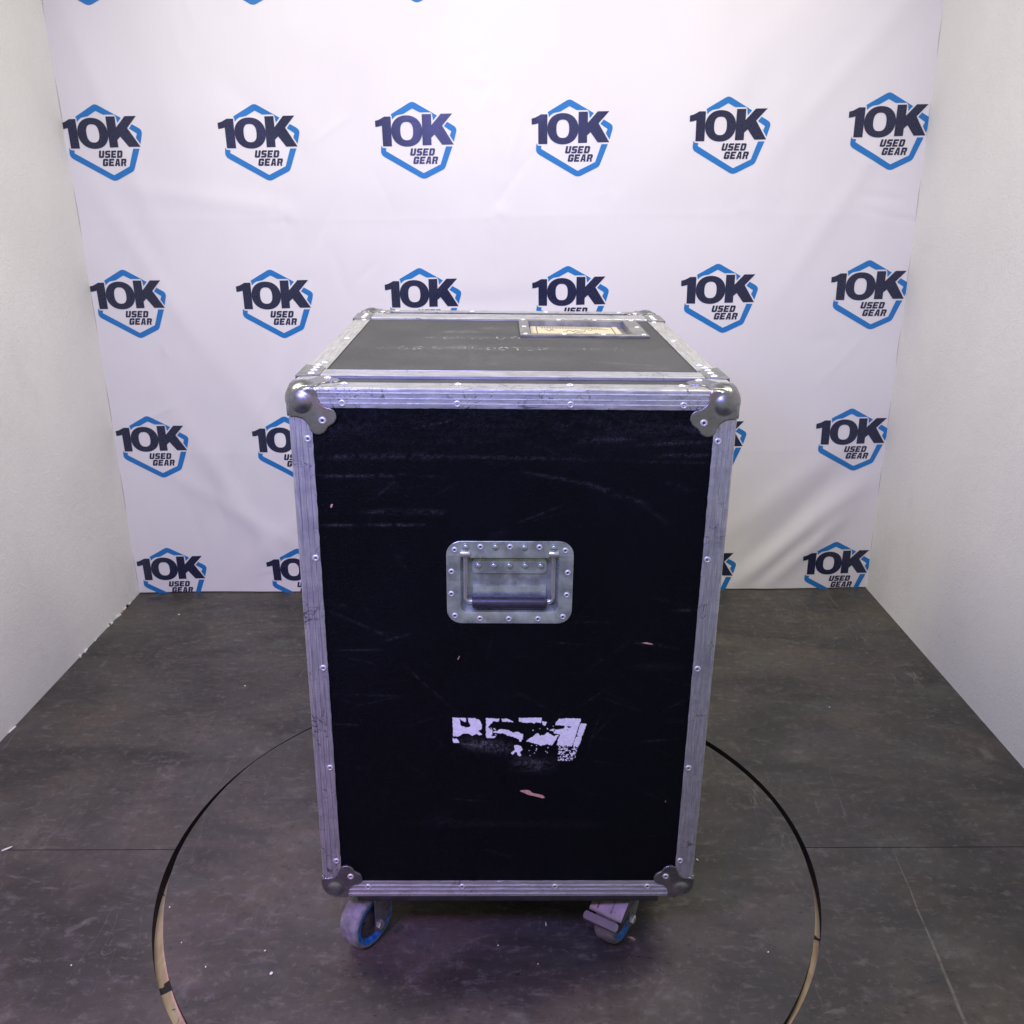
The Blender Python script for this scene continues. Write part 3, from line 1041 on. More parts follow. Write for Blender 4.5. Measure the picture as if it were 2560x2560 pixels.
# uprights
for sx in (-1, 1):
    t = trim(P(sx * xe, 0, .0275), (0, 1, 0), (-sx, 0, 0), (0, 0, 1), H - .055, LT, .030, M_ALU_Z, nseg=90, jit=.0006)
    for z in (.7735, .6000, .4245, .2506, .0735):
        rivet(t, P(sx * .2762, -.0002, z), 'front')
        rivet(t, P(sx * (xe + .0002), .0225, z), 'left' if sx < 0 else 'right')
    t = trim(P(sx * xe, ye, .0275), (0, -1, 0), (-sx, 0, 0), (0, 0, 1), H - .055, LT, .030, M_ALU_Z)
    for z in (.7735, .6000, .4245, .2506, .0735):
        rivet(t, P(sx * (xe + .0002), D - .0225, z), 'left' if sx < 0 else 'right')
    # depth edges
    t = trim(P(sx * xe, .0335, ze), (0, 0, -1), (-sx, 0, 0), (0, 1, 0), D - .067, .0315, .030, M_ALU_Y, nseg=30, jit=.0002, ribs=False)
    for y in (.166, .380, .592):
        rivet(t, P(sx * .279, y, ze + .0002), 'top')
        rivet(t, P(sx * (xe + .0002), y, .822), 'left' if sx < 0 else 'right')
    trim(P(sx * xe, .0305, 0), (0, 0, 1), (-sx, 0, 0), (0, 1, 0), D - .061, .030, .030, M_ALU_Y, ribs=False)

# --- flat bars across the top and the riveted joint plates at their ends
for y0, y1 in ((.0720, .1085), (.6150, .6720)):
    mb = MB()
    prof = [(y0, -.0030), (y0, .0008), (y0 + .0012, .0022), (y1 - .006, .0026), (y1 - .0052, .0012), (y1 - .0040, .0012), (y1 - .0034, .0026), (y1 - .001, .0020), (y1, .0008), (y1, -.0030)]
    mb.prism(prof, lambda u, v, h: P(h, u, ze + v), -.2680, .2680)
    mb.obj('top_bar', M_ALU_X, case, 30)
for sx in (-1, 1):
    for a, b, ry in ((.067, .1455, (.0812, .1027, .1219, .1400)), (.6010, .6790, (.6362, .6637, .6780 - .012, .615))):
        mb = MB()
        poly = [(xe + .0008, a), (.2693, a + .008), (.2693, b - .021 if a < .3 else b), (xe + .0008, b)]
        if a > .3:
            poly = [(xe + .0008, a), (.2693, a), (.2693, b - .006), (xe + .0008, b)]
            ry = (.6150, .6362, .6560)
        mb.prism([(sx * u, v) for u, v in poly], lambda u, v, h: P(u, v, ze + h), .0003, .0018)
        # turned-down flank of the plate
        mb.prism([(a, .0018), (b, .0018), (b, -.027), (a, -.027)], lambda u, v, h: P(sx * (xe + h), u, ze + v), .0004, .0018)
        jp = mb.obj('joint_plate', M_PLATE, case, 30)
        for y in ry:
            rivet(jp, P(sx * .2825, y, ze + .0019), 'top')

# --- ball corners: three lobed flanges and a pressed ball, fused
LOBE = [(.0008, .024), (.009, .0125), (.0125, .009), (.024, .0008), (.040, .0008), (.0402, .012), (.043, .020), (.050, .0262), (.058, .0275), (.0635, .0325), (.0648, .0405), (.0612, .0482), (.0548, .0520), (.0528, .0532),
        (.0520, .0548), (.0482, .0612), (.0405, .0648), (.0325, .0635), (.0275, .058), (.0262, .050), (.020, .043), (.012, .0402), (.0008, .040)]


def smooth_ring(poly, it=1):
    for _ in range(it):
        out = []
        for i, p in enumerate(poly):
            q = poly[(i + 1) % len(poly)]
            out += [(p[0] * .75 + q[0] * .25, p[1] * .75 + q[1] * .25), (p[0] * .25 + q[0] * .75, p[1] * .25 + q[1] * .75)]
        poly = out
    return poly


def build_corner():
    mb = MB()
    lob = smooth_ring(LOBE, 1)
    h0, h1 = -.0022, .0028
    mb.prism(lob, lambda u, v, h: Vector((u, h, v)), h0, h1)
    mb.prism(lob, lambda u, v, h: Vector((u, v, h)), h0, h1)
    mb.prism(lob, lambda u, v, h: Vector((h, u, v)), h0, h1)
    # the ball with short sleeves running out along the three edges
    bm = bmesh.new()
    bmesh.ops.create_uvsphere(bm, u_segments=40, v_segments=24, radius=.0256)
    c = Vector((.0190, .0190, .0190))
    mb.add([v.co + c for v in bm.verts], [tuple(v.index for v in f.verts) for f in bm.faces])
    bm.free()
    for ax in range(3):
        M = (Matrix.Identity(3), Matrix.Rotation(PI / 2, 3, 'Y'), Matrix.Rotation(-PI / 2, 3, 'X'))[ax]
        q_ = .0090
        cc = [Vector((q_, q_, .016)), Vector((.016, q_, q_)), Vector((q_, .016, q_))][ax]
        mb.revolve([(.0122, 0), (.0118, .006), (.0112, .012), (.0107, .0235)], M, cc, 28)
    me = mb.mesh('corner_raw', M_BALL, 0)
    o = link('corner_raw', me)
    r = o.modifiers.new('r', 'REMESH')
    r.mode = 'VOXEL'
    r.voxel_size = .0011
    s = o.modifiers.new('s', 'SMOOTH')
    s.factor = 0.5
    s.iterations = 10
    dg = bpy.context.evaluated_depsgraph_get()
    res = bpy.data.meshes.new_from_object(o.evaluated_get(dg))
    res.name = 'corner_ball'
    res.materials.clear()
    res.materials.append(M_BALL)
    res.polygons.foreach_set('use_smooth', [True] * len(res.polygons))
    bpy.data.objects.remove(o)
    return res


CB = build_corner()
for sx in (-1, 1):
    for sy in (0, 1):
        for sz in (1, 0):
            ex = Vector((-sx, 0, 0))
            ey = Vector((0, 1 if sy == 0 else -1, 0))
            ez = Vector((0, 0, -1 if sz else 1))
            # a proper rotation: the corner is symmetric in its three axes, so swap two when needed
            R = Matrix((ex, ey, ez)).transposed()
            if R.determinant() < 0:
                R = Matrix((ey, ex, ez)).transposed()
            org = P(sx * xe, D * sy, H * sz)
            cb = link('corner_ball', CB, None, case)
            cb.matrix_basis = Matrix.Translation(org) @ R.to_4x4()
            inv = (Matrix.Translation(org) @ R.to_4x4()).inverted()
            for face, p in (('front' if sy == 0 else 'back', org + ex * .0455 + ez * .0440 - ey * .0022),
                            ('top' if sz else 'bottom', org + ex * .0455 + ey * .0500 - ez * .0022),
                            ('left' if sx < 0 else 'right', org + ey * .0455 + ez * .0440 - ex * .0022)):
                rv = link('rivet', RV, None, cb)
                rv.matrix_basis = inv @ (Matrix.Translation(p) @ (Matrix.Rotation(ROT[face][1], 4, 'Y') @ Matrix.Rotation(ROT[face][0], 4, 'X')))

# --- recessed spring handle on the front
hc, hz = -0.0030, 0.5626
hw, hh = 0.0898, 0.0640


def rrect(x0, x1, z0, z1, r, n=6):
    out = []
    for cx, cz, a0 in ((x1 - r, z1 - r, 0), (x0 + r, z1 - r, PI / 2), (x0 + r, z0 + r, PI), (x1 - r, z0 + r, 3 * PI / 2)):
        for k in range(n + 1):
            a = a0 + PI / 2 * k / n
            out.append((cx + r * math.cos(a), cz + r * math.sin(a)))
    return out


mb = MB()
loops = []
X_0, X_1, Z_0, Z_1 = hc - hw, hc + hw, hz - hh, hz + hh
x0, x1, z0, z1 = -.0725, .0655, .5178, .6060
spec = [(rrect(X_0, X_1, Z_0, Z_1, .021), .0016), (rrect(X_0, X_1, Z_0, Z_1, .021), -.0008), (rrect(X_0 + .0008, X_1 - .0008, Z_0 + .0008, Z_1 - .0008, .0205), -.0014),
        (rrect(x0 - .003, x1 + .003, z0 - .003, z1 + .002, .009), -.0014), (rrect(x0 - .0012, x1 + .0012, z0 - .0012, z1 + .001, .009), -.0008), (rrect(x0, x1, z0, z1, .009), .0012),
        (rrect(x0 + .004, x1 - .004, z0 + .006, z1, .009), .0120), (rrect(x0 + .008, x1 - .008, z0 + .012, z1 - .004, .007), .0138)]
vs = []
for ring_, y in spec:
    vs += [P(u, y, v) for u, v in ring_]
n = len(spec[0][0])
fs = []
for i in range(len(spec) - 1):
    for k in range(n):
        k2 = (k + 1) % n
        fs.append((i * n + k, i * n + k2, (i + 1) * n + k2, (i + 1) * n + k))
fs.append(tuple((len(spec) - 1) * n + k for k in range(n)))
mb.add(vs, fs)
# shallow step of the pan's floor: a raised sloping shelf behind the grip
mb.prism([(.0136, .5540), (.0115, .5525), (.0095, .5300), (.0136, .5260)], lambda u, v, h: P(h, u, v), -.0560, .0495)
handle = mb.obj('handle', M_ZINC, case, 28)
# the front panel is cut by the pan: a dark liner is not needed, the pan sits proud of the vinyl
# hinge strip on top of the flange
mb = MB()
top_strip = [(X_0 + .0006, z1 - .0015), (X_1 - .0006, z1 - .0015)] + [p for p in rrect(X_0 + .0006, X_1 - .0006, Z_0, Z_1 - .0004, .0205) if p[1] > z1]
mb.prism(top_strip, lambda u, v, h: P(u, h, v), -.0016, -.0030)
# rolled lip below the strip
mb.prism([(-.0029, z1 - .0015), (-.0029, z1 - .0035), (.0030, z1 - .0065), (.0090, z1 - .0080), (.0090, z1 - .0065), (.0030, z1 - .0045), (-.0014, z1 - .0015)], lambda u, v, h: P(h, u, v), -.0588, .0518)
mb.obj('hinge_strip', M_ZINC, handle, 28)
# inner spring plate
mb = MB()
mb.prism(rrect(-.0565, .0495, .5735, .5960, .006), lambda u, v, h: P(u, h, v), .0092, .0135)
for xx in (-.0150, .0078):
    mb.prism(rrect(xx - .0030, xx + .0030, .5830, .5965, .0029), lambda u, v, h: P(u, h, v), .0084, .0093)
mb.obj('spring_plate', M_ZINC, handle, 28)
# bail
yb = .0032
for sx, xx in ((-1, -.0662), (1, .0590)):
    pts = [P(xx, yb - .002, .607), P(xx, yb, .600), P(xx, yb, .545)]
    cxx = xx - sx * .0065
    for k in range(0, 6):
        a = k / 5 * PI / 2
        pts.append(P(cxx + sx * .0065 * math.cos(a), yb, .5385 - .0065 * math.sin(a)))
    pts.append(P(xx - sx * .016, yb, .5320))
    mb = MB()
    mb.tube(pts, .0034, 14)
    mb.obj('bail_arm', M_CHROME, handle, 40)
for xx in (-.0660, .0588):
    mb = MB()
    mb.revolve([(.0040, -.0072), (.0052, -.0066), (.0058, -.004), (.0058, .004), (.0052, .0066), (.0040, .0072)], Matrix.Rotation(PI / 2, 3, 'Y'), P(xx, -.0010, .6085), 20)
    mb.obj('bail_knuckle', M_CHROME, handle, 30)
mb = MB()
mb.revolve([(.0076, -.0535), (.0090, -.0522), (.0093, -.048), (.0093, .048), (.0090, .0522), (.0076, .0535)], Matrix.Rotation(PI / 2, 3, 'Y'), P(-.0030, .0005, .5322), 28)
mb.obj('grip', M_GRIP, handle, 30)
for x, z in ((-.081, .6146), (.0746, .6141), (-.0447, .6191), (-.0033, .6193), (.0381, .6189)):
    rivet(handle, P(x, -.0031 if z > .6 else -.0015, z), 'front', RV_S)
for x, z in ((-.0859, .5806), (-.0864, .5459), (.0791, .5794), (.0787, .5447), (-.0815, .5113), (-.0454, .5069), (-.0040, .5064), (.0381, .5066), (.0740, .5100)):
    rivet(handle, P(x, -.0015, z), 'front', RV_S)
for x, z in ((-.0651, .6190), (-.0237, .6192), (.0171, .6188), (.0585, .6183)):
    rivet(handle, P(x, -.0031, z), 'front', RV_D)
for x in (-.0482, -.0259, -.0038, .0187, .0411):
    rivet(handle, P(x, .0091, .5856), 'front', RV_D)

# open the front panel behind the pan
fp = bpy.data.objects['front_panel'].data
bm = bmesh.new()
bm.from_mesh(fp)
dele = [f for f in bm.faces if (x0 - .0015 < f.calc_center_median().x < x1 + .0015) and (z0 - .0015 < f.calc_center_median().z - Z0 < z1 + .0015)]
bmesh.ops.delete(bm, geom=dele, context='FACES')
bm.to_mesh(fp)
bm.free()

# --- label dish on the lid
mb = MB()
o0, o1, p0, p1 = .0175, .2445, .4230, .6090
fr_t = .0022
outer = [(o0, p0), (o1, p0), (o1, p1), (o0, p1)]
inner = [(DX0, DY0), (DX1, DY0), (DX1, DY1), (DX0, DY1)]
rings = [(outer, 0.0004 - PI_), (outer, fr_t - .0006), ([(a + (.0008 if a < .1 else -.0008), b + (.0008 if b < .5 else -.0008)) for a, b in outer], fr_t),
         ([(a + (-.002 if a < .1 else .002), b + (-.002 if b < .5 else .002)) for a, b in inner], fr_t), (inner, fr_t - .0010),
         ([(a + (.0005 if a < .1 else -.0005), b + (.0005 if b < .5 else -.0005)) for a, b in inner], -.0092)]
vs = [P(a, b, ze + h) for rg, h in rings for a, b in rg]
fs = [(i * 4 + k, i * 4 + (k + 1) % 4, (i + 1) * 4 + (k + 1) % 4, (i + 1) * 4 + k) for i in range(len(rings) - 1) for k in range(4)]
fs.append(tuple(20 + k for k in range(4)))
mb.add(vs, fs)
dish = mb.obj('label_dish', M_PLATE, case, 20)
for x in (.0265, .0950, .1640, .2350):
    rivet(dish, P(x, .4325, ze + fr_t), 'top', RV_S)
    rivet(dish, P(x, .6000, ze + fr_t), 'top', RV_S)
for x in (.0265, .2350):
    rivet(dish, P(x, .5160, ze + fr_t), 'top', RV_S)
zp = -.0084
mb = MB()
mb.prism([(.0385, .4435), (.2080, .4445), (.2050, .5850), (.0395, .5870)], lambda u, v, h: P(u, v, ze + zp + h), 0.0, .0004)
paper = mb.obj('paper_label', M_PAPER, dish, 0)
paper['label'] = 'yellowed paper label with a ruled border and faded handwriting'
mb = MB()
for a, b, c_, d_ in ((.050, .050 + .0014, .446, .579), (.1935, .1949, .446, .579), (.050, .1949, .5780, .5800)):
    mb.box(P((a + b) / 2, (c_ + d_) / 2, ze + zp + .0006), (b - a, d_ - c_, .0003))
rs = random.Random(5)
# an unreadable heading and pen strokes
x = .060
while x < .172:
    w_ = rs.uniform(.0022, .0042)
    mb.box(P(x + w_ / 2, .5665, ze + zp + .0006), (w_ * .78, .0075, .0003))
    x += w_ + .0014
for k, (ax, ay, bx, L_) in enumerate(((.066, .545, .082, 5), (.10, .528, .142, 9), (.118, .505, .150, 8), (.135, .553, .185, 9), (.07, .49, .10, 6), (.155, .50, .185, 6))):
    px, py = ax, ay
    for q in range(L_):
        nx_ = ax + (bx - ax) * (q + 1) / L_
        ny_ = ay + rs.uniform(-.014, .014)
        d = Vector((nx_ - px, ny_ - py, 0))
        mb.box(P((px + nx_) / 2, (py + ny_) / 2, ze + zp + .0007 + q * .00001), (d.length, .0011, .0002), Matrix.Rotation(math.atan2(d.y, d.x), 3, 'Z'))
        px, py = nx_, ny_
mb.obj('ink_marks', M_INK, paper, 0)


# --- stencilled paint, broken up cell by cell
def inside(poly, X, Z):
    res = np.zeros(X.shape, bool)
    n = len(poly)
    for i in range(n):
        xa, za = poly[i]
        xb, zb = poly[(i + 1) % n]
        c = ((za > Z) != (zb > Z)) & (X < (xb - xa) * (Z - za) / (zb - za + 1e-12) + xa)
        res ^= c
    return res


def cells_mesh(name, mask, u0, v0, cell, place, mat):
    iu, iv = np.nonzero(mask)
    key = {}
    vs, fs = [], []

    def vid(a, b):
        k = (a, b)
        if k not in key:
            key[k] = len(vs)
            vs.append(place(u0 + a * cell, v0 + b * cell))
        return key[k]
    for a, b in zip(iu.tolist(), iv.tolist()):
        fs.append((vid(a, b), vid(a + 1, b), vid(a + 1, b + 1), vid(a, b + 1)))
    me = bpy.data.meshes.new(name)
    me.from_pydata(vs, [], fs)
    me.materials.append(mat)
    return me


def fbm(X, Z, s, seed):
    f = np.vectorize(lambda a, b: noise.fractal(Vector((a * s, b * s, seed)), 0.9, 2.1, 4))
    return f(X, Z)


WHITE = [
    [(226, 250), (290, 250), (300, 290), (310, 330), (320, 365), (400, 375), (430, 350), (390, 290), (395, 254), (470, 254), (520, 280), (545, 340), (530, 400), (495, 410), (548, 462), (520, 472), (480, 455), (440, 475), (400, 445), (330, 450), (300, 482), (245, 485), (228, 482)],
    [(298, 250), (370, 253), (366, 302), (320, 280)],
    [(228, 500), (236, 518), (265, 520), (292, 562), (228, 566)],
    [(592, 254), (732, 260), (725, 297), (670, 285), (640, 320), (610, 360), (640, 410), (650, 500), (600, 505), (592, 400)],
    [(764, 260), (830, 264), (890, 296), (768, 292)],
    [(690, 440), (740, 395), (800, 400), (850, 415), (890, 440), (940, 430), (996, 460), (995, 500), (970, 550), (958, 522), (900, 490), (830, 470), (780, 445)],
    [(905, 608), (940, 598), (975, 615), (992, 650), (965, 690), (978, 730), (950, 738), (930, 680), (885, 717), (872, 706), (915, 660)],
    [(952, 252), (1196, 252), (1196, 312), (1140, 300), (1120, 315), (1060, 300), (1000, 305), (955, 290)],
    [(1208, 298), (1262, 298), (1240, 345), (1215, 335)],
    [(1040, 545), (1100, 500), (1160, 440), (1180, 478), (1230, 472), (1265, 440), (1300, 455), (1340, 492), (1390, 465), (1372, 500), (1320, 602), (1270, 580), (1200, 600), (1140, 580), (1090, 560)],
    [(1400, 258), (1630, 258), (1545, 612), (1480, 600), (1440, 606), (1377, 587), (1412, 460), (1340, 442), (1355, 402), (1450, 387), (1460, 348), (1350, 330)],
    [(1632, 320), (1692, 322), (1652, 480), (1597, 468)],
    [(1592, 488), (1648, 484), (1575, 800), (1512, 800), (1532, 700)],
    [(1298, 400), (1345, 390), (1332, 418)],
]
HOLES = [[(1368, 342), (1440, 345), (1460, 362), (1440, 385), (1380, 372)], [(1475, 350), (1530, 352), (1536, 375), (1490, 378)], [(1480, 395), (1502, 400), (1500, 420), (1478, 415)]]
SPECK = [[(1395, 600), (1545, 600), (1515, 800), (1395, 800)], [(585, 380), (700, 380), (700, 510), (585, 510)], [(1100, 350), (1340, 350), (1340, 440), (1100, 440)], [(1050, 600), (1330, 600), (1330, 760), (1050, 760)]]
DENS = (0.0, 0.0, -0.36, -0.50)
cell = .00075
K = 1.377e-4
nu, nv = int(.216 / cell), int(.092 / cell)
U, Vv = np.meshgrid(np.arange(nu) + .5, np.arange(nv) + .5, indexing='ij')
PX = 190 + U * cell / K
PZ = 835 - Vv * cell / K
n1 = fbm(PX, PZ, .018, 1.0)
n2 = fbm(PX, PZ, .018, 9.0)
n3 = fbm(PX, PZ, .05, 4.0)
n4 = fbm(PX, PZ, .07, 21.0)
n5 = fbm(PX, PZ, .07, 33.0)
JX, JZ = PX + n1 * 5 + n4 * 7, PZ + n2 * 5 + n5 * 7
mask = np.zeros(PX.shape, bool)
for p in WHITE:
    mask |= inside(p, JX, JZ)
for p in HOLES:
    mask &= ~inside(p, JX, JZ)
mask &= (n3 < 1.05)
mask[(PX > 1508) & (PX < 1660) & (PZ > 610) & (n3 < 0.05)] = False
for p, d in zip(SPECK, DENS):
    mask |= inside(p, PX, PZ) & (n3 > 0.25 - d)
mm = mask.copy()
mm[1:] |= mask[:-1]
mm[:, 1:] |= mask[:, :-1]
keepz = (PX < 1500) | (PZ < 600)
mask = np.where(keepz, mm, mask)
ST_X0 = -.0886 - (215 - 190) * K
ST_Z0 = .3379 - (835 - 250) * K
link('stencil_paint', cells_mesh('stencil_paint', mask, ST_X0, ST_Z0, cell, lambda a, b: P(a + (b - .30) * .0, PI_ - .0005, b), M_PAINT), None, case)['label'] = 'flaking white stencilled letters, mostly worn away'

# remains of lettering across the lid
cell = .0009
GL = {
    'O': ['01110', '11011', '10001', '10001', '10001', '11011', '01110'], 'T': ['11111', '00100', '00100', '00100', '00100', '00100', '00100'],
    'R': ['11110', '10001', '10001', '11110', '10100', '10010', '10001'], 'S': ['01111', '10000', '10000', '01110', '00001', '00001', '11110'],
    'U': ['10001', '10001', '10001', '10001', '10001', '10001', '01110'], 'D': ['11110', '10001', '10001', '10001', '10001', '10001', '11110'],
    'I': ['01110', '00100', '00100', '00100', '00100', '00100', '01110'], 'A': ['01110', '10001', '10001', '11111', '10001', '10001', '10001'],
    'N': ['10001', '11001', '11001', '10101', '10011', '10011', '10001'],
}
marks = []
for k, x in enumerate((-.216, -.186, -.1758, -.1511, -.1222, -.095, -.0697, -.0500, -.0323, -.0125, .0103, .0302, .0524, .0745, .0945, .1257, .150, .1762)):
    marks.append(('S', 'T', 'O', 'T', 'O', 'R', 'O', 'U', 'N', 'D')[k % 10] and (x, .308, .016, .030, ('O', 'T', 'O', 'R', 'S', 'O', 'U', 'R', 'O')[k % 9], (0.9, 1.0, .55, .35, .5, .9, .45, 1.0, .35, .3, .35, .4, .5, .75, .95, .6, .9, .7)[k]))
for k, x in enumerate((-.197, -.165, -.139, -.108, -.092, -.070, -.045, -.0167, .0093)):
    marks.append((x, .412, .016, .030, ('S', 'T', 'A', 'O', 'I', 'O', 'R', 'U', 'O')[k], (1.2, 1.1, .55, .6, .6, .7, .8, .4, .45)[k]))
for k, x in enumerate((-.05, -.028)):
    marks.append((x, .52, .016, .03, 'OU'[k], .8))
bmv, bmf = [], []
for (x, y, w_, h_, ch, th) in marks:
    nu, nv = int(w_ / cell), int(h_ / cell)
    U, Vv = np.meshgrid(np.arange(nu), np.arange(nv), indexing='ij')
    gl = np.array([[int(c) for c in r] for r in GL[ch]])
    m = gl[np.clip(6 - (Vv * 7 // nv), 0, 6), np.clip(U * 5 // nu, 0, 4)] > 0
    nn = fbm(U * cell + x, Vv * cell + y, 230., x * 40)
    m &= nn > th * 0.85 - .16
    for a, b in zip(*np.nonzero(m)):
        n = len(bmv)
        for da, db in ((0, 0), (1, 0), (1, 1), (0, 1)):
            bmv.append(P(x - w_ / 2 + (a + da) * cell, y - h_ / 2 + (b + db) * cell, ze - PI_ + .0004))
        bmf.append((n, n + 1, n + 2, n + 3))
me = bpy.data.meshes.new('paint_traces')
me.from_pydata(bmv, [], bmf)
me.materials.append(M_GHOST)
gt = link('paint_traces', me, None, case)
gt['kind'] = 'stuff'

# chips that bare the wood
for poly in ([(.0163, .2058), (.0185, .2074), (.0262, .2081), (.0320, .2068), (.0356, .2024), (.0515, .1985), (.0556, .1940), (.0520, .1925), (.0430, .1955), (.0295, .1990), (.0238, .2020)],
             [(-.0785, .4372), (-.0768, .4392), (-.0752, .4432), (-.0765, .4438), (-.0772, .4410), (-.0788, .4388)],
             [(-.2520, .6745), (-.2508, .6795), (-.2480, .6798), (-.2488, .6775), (-.2500, .6745)],
             [(.1915, .4660), (.1985, .4672), (.2060, .4650), (.2085, .4635), (.2000, .4642)],
             [(.2446, .1880), (.2460, .1876), (.2458, .1850), (.2448, .1852)]):
    mb = MB()
    mb.prism(poly, lambda u, v, h: P(u, h, v), PI_ - .0001, PI_ - .0004)
    mb.obj('wood_chip', M_CHIP, case, 0)

# --- base board and casters
mb = MB()
mb.box(P(0, D / 2, -.0053), (.492, D - .004, .0094), None, .0008)
mb.obj('base_board', M_DARK, case, 30)
PHI = math.radians(35)


def caster(wx, wy, brake, tyre, phi=PHI, flip=1):
    """wheel centre (wx, wy) on the floor plane; axis points right and towards the camera"""
    a = Vector((math.cos(phi), -math.sin(phi), 0))
    f = Vector((-math.sin(phi), -math.cos(phi), 0)) * flip
    zf = 0.0216 * wx + 0.0001        # floor height in the case's tilted frame
    c0 = Vector((wx, wy, zf))
    R = 0.050
    Ma = Matrix((f, Vector((0, 0, 1)), a)).transposed()
    if Ma.determinant() < 0:
        Ma = Matrix((-f, Vector((0, 0, 1)), a)).transposed()
    ctr = c0 + Vector((0, 0, R))
    root = MB()
    zt = Z0 - .0101
    piv = c0 - f * .034
    # top plate, swivel ring
    root.box((piv.x, piv.y, zt - .0016), (.100, .085, .0030), None, .0006)
    root.revolve([(.030, zt - .0100), (.033, zt - .0085), (.033, zt - .0050), (.029, zt - .0034)], Matrix.Identity(3), (piv.x, piv.y, 0), 28)
    cas = root.obj('caster', M_FORK, case, 30)
    # fork: top web and two tapering cheeks
    mb = MB()
    top = zt - .0105
    def pl(side):
        return lambda u, v, h: c0 + f * u + Vector((0, 0, v)) + a * (side * .0275 + h)
    cheek = [(.006, top - zf), (-.058, top - zf), (-.056, top - .012 - zf), (-.019, .044), (-.0145, .036), (-.007, .0315), (.001, .0315), (.0070, .0370), (.0075, .046)]
    for sd in (-1, 1):
        mb.prism(cheek, pl(sd), -.0013, .0013)
    mb.prism([(.006, -.0288), (-.058, -.0288), (-.058, .0288), (.006, .0288)], lambda u, v, h: c0 + f * u + a * v + Vector((0, 0, top - zf + h)), 0, .0028)
    mb.obj('fork', M_FORK, cas, 30)
    # wheel
    mb = MB()
    prof = [(.012, -.0150), (.030, -.0130), (.0325, -.0185), (.0400, -.0188), (.0415, -.0192), (.0455, -.0186), (.0487, -.0150), (.0498, -.0090), (.0500, 0),
            (.0498, .0090), (.0487, .0150), (.0455, .0186), (.0415, .0192), (.0400, .0188), (.0345, .0185), (.0322, .0130), (.0180, .0105), (.012, .0150)]
    mis = [2, 2, 2, 1, 1, 0, 0, 0, 0, 0, 0, 0, 1, 1, 1, 2, 2]
    mb.revolve(prof, Ma, ctr, 56, mis=mis)
    for k in range(5):
        an = 2 * PI * k / 5 + .4
        dr = Ma @ Vector((math.cos(an), math.sin(an), 0))
        dt = Ma @ Vector((-math.sin(an), math.cos(an), 0))
        mb.box(ctr + dr * .023 + a * .0115, (.016, .0030, .0050), Matrix((dr, dt, a)).transposed(), 0, 2)
    mb.obj('wheel', [tyre, M_BLUE, M_HUB], cas, 40)
    mb = MB()
    mb.revolve([(.0075, .0288), (.0082, .0296), (.0082, .0345), (.0072, .0358), (.0, .0358)], Ma, ctr, 6)
    mb.revolve([(.0075, -.0288), (.0075, -.035), (0, -.035)], Ma, ctr, 6)
    mb.obj('axle_bolt', M_CHROME, cas, 20)
    if brake:
        mb = MB()
        # sloping hood in front of the wheel
        hood = [(.000, .1120), (.020, .1125), (.052, .0900), (.054, .0860), (.050, .0862), (.020, .1085), (.000, .1085)]
        mb.prism(hood, lambda u, v, h: c0 + f * u + Vector((0, 0, v)) + a * h, -.0250, .0340)
        for sd in (-.0250, .0328):
            mb.prism([(.000, .1120), (.020, .1122), (.050, .0895), (.046, .0780), (.012, .0850), (.0, .0900)], lambda u, v, h: c0 + f * u + Vector((0, 0, v)) + a * (sd + h), 0, .0014)
        # raised ribs pressed into the hood
        for q in (-.012, .012):
            mb.prism([(.020, .1124), (.021, .1137), (.049, .0940), (.050, .0914)], lambda u, v, h: c0 + f * u + Vector((0, 0, v)) + a * (q + h), -.0012, .0012)
        # hood slot
        br = mb.obj('brake_hood', M_BRAKE, cas, 30)
        mb = MB()
        lip = rrect(-.034, .030, .051, .0605, .0042)
        mb.prism(lip, lambda u, v, h: c0 + a * u + f * v + Vector((0, 0, .0895 - (v - .050) * .95 + h - .0125)), -.0018, .0018)
        mb.obj('brake_pedal', M_LIP, cas, 30)
        mb = MB()
        mb.revolve([(.0058, 0), (.0058, .0004), (0, .0004)], Matrix.Rotation(.62, 3, f.cross(Vector((0, 0, 1)))), c0 + f * .026 + Vector((0, 0, .1088)), 16)
        mb.obj('hood_hole', M_PIN, cas, 30)
    return cas


caster(-.2430, .0570, False, M_TYRE)
caster(.1870, .0570, True, M_TYRE_DK, math.radians(33))
caster(-.2200, .6500, False, M_TYRE)
caster(.2000, .6500, False, M_TYRE)

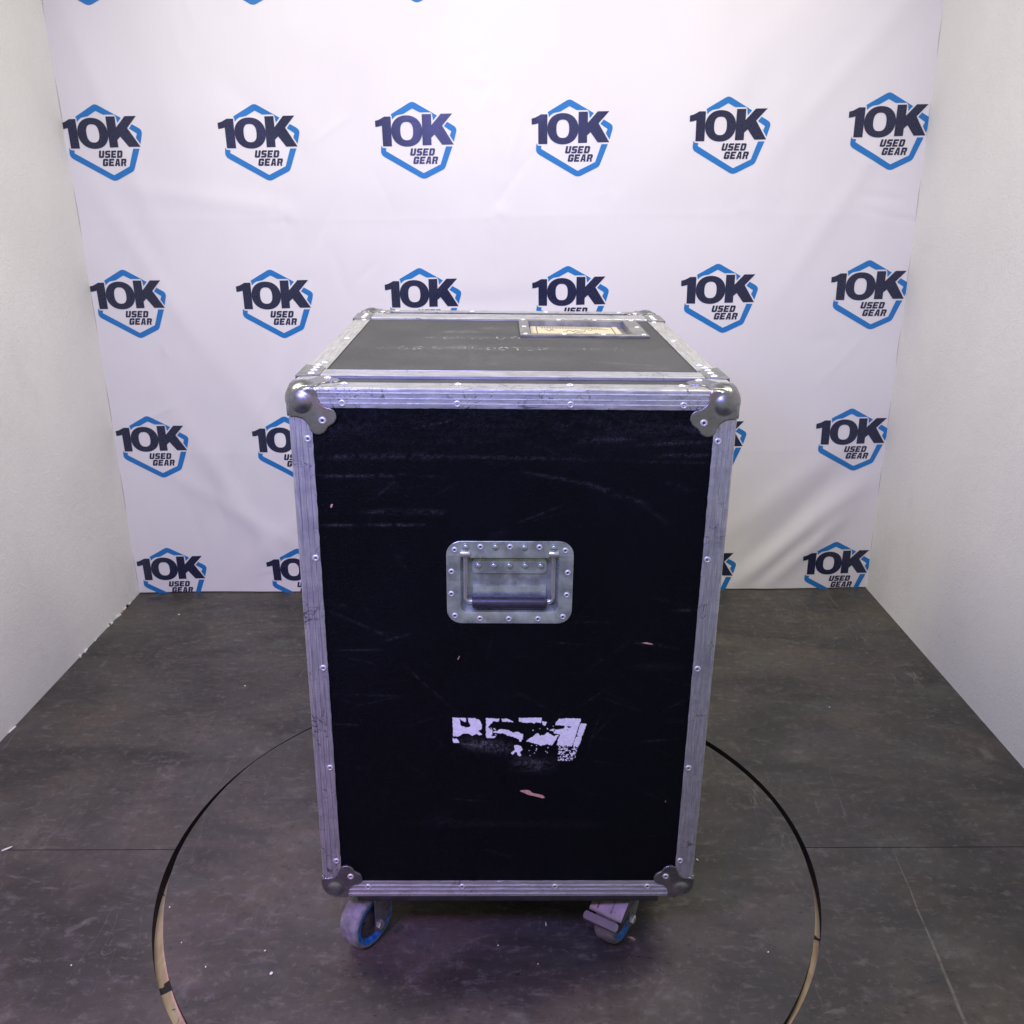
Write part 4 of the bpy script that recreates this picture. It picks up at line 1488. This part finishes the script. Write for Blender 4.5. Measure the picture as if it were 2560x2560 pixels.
# ------------------------------------------------------------------ loose debris on the floor
DEB = [(-1.0016, .2821, .022, .006), (-.3966, -.0230, .008, .006), (-.6202, .1255, .004, .003), (-.5109, -.0096, .004, .003), (-.4197, .0251, .004, .003),
       (-.5698, .0429, .003, .002), (.0637, .0831, .010, .002), (.0481, -.0043, .003, .002), (-.0196, .0356, .003, .002), (.7827, .7843, .004, .004),
       (-.7403, -.0056, .003, .003), (.36, .245, .007, .003), (.44, .02, .004, .003), (-.70, .9, .007, .004), (-1.02, 1.32, .010, .004)]
DLAB = ['largest white fleck on the turntable, left of the left front wheel', 'pale fleck on the floor just outside the left edge of the turntable', 'small pale dot on the turntable near its lower left rim',
        'pale dot on the turntable right beside the largest white fleck', 'tiny pale dot near the left rim, above the largest white fleck', 'thin white shaving on the turntable under the front of the case, between the wheels',
        'tiny white speck in the front shadow of the case, nearest the camera', 'tiny white speck in the front shadow of the case, below its middle', 'tiny white speck on the right floor towards the back wall',
        'tiny pale dot on the left floor at the lower edge of the photo', 'short white sliver on the turntable right of the case', 'tiny pale dot on the turntable at its lower right',
        'small white fleck on the left floor halfway to the back wall', 'white crumb on the floor by the left wall near the banner']
for k, (x, y, l, w_) in enumerate(DEB):
    rs = random.Random(k)
    mb = MB()
    nn = 7
    poly = [(l / 2 * math.cos(2 * PI * i / nn) * rs.uniform(.6, 1.1), w_ / 2 * math.sin(2 * PI * i / nn) * rs.uniform(.6, 1.1)) for i in range(nn)]
    mb.prism(poly, lambda u, v, h: Vector((u, v, h + u * .1 + .0005)), 0, .0011)
    o = mb.obj('debris_fleck', M_PALE, None, 0, (x, y, 0.0004), (0, 0, rs.uniform(0, 3) if k else .55))
    if k == 0:
        tag(o, 'white pointed paper sliver lying on the floor seam at far left', 'debris')
    else:
        tag(o, DLAB[k - 1], 'debris', 'pale flecks scattered on the floor')
# the pinkish scrap caught on the right front wheel
mb = MB()
mb.prism([(-.006, -.002), (-.001, -.004), (.004, -.007), (.008, -.001), (.006, .005), (.001, .006), (-.002, .002)], lambda u, v, h: Vector((u, h, v)), 0, .0012)
o = mb.obj('paper_scrap', M_CHIP, None, 0, (.2070, .0320, .0200), (0.5, 0, -.5))
tag(o, 'small pink torn scrap stuck against the blue right front wheel', 'scrap')
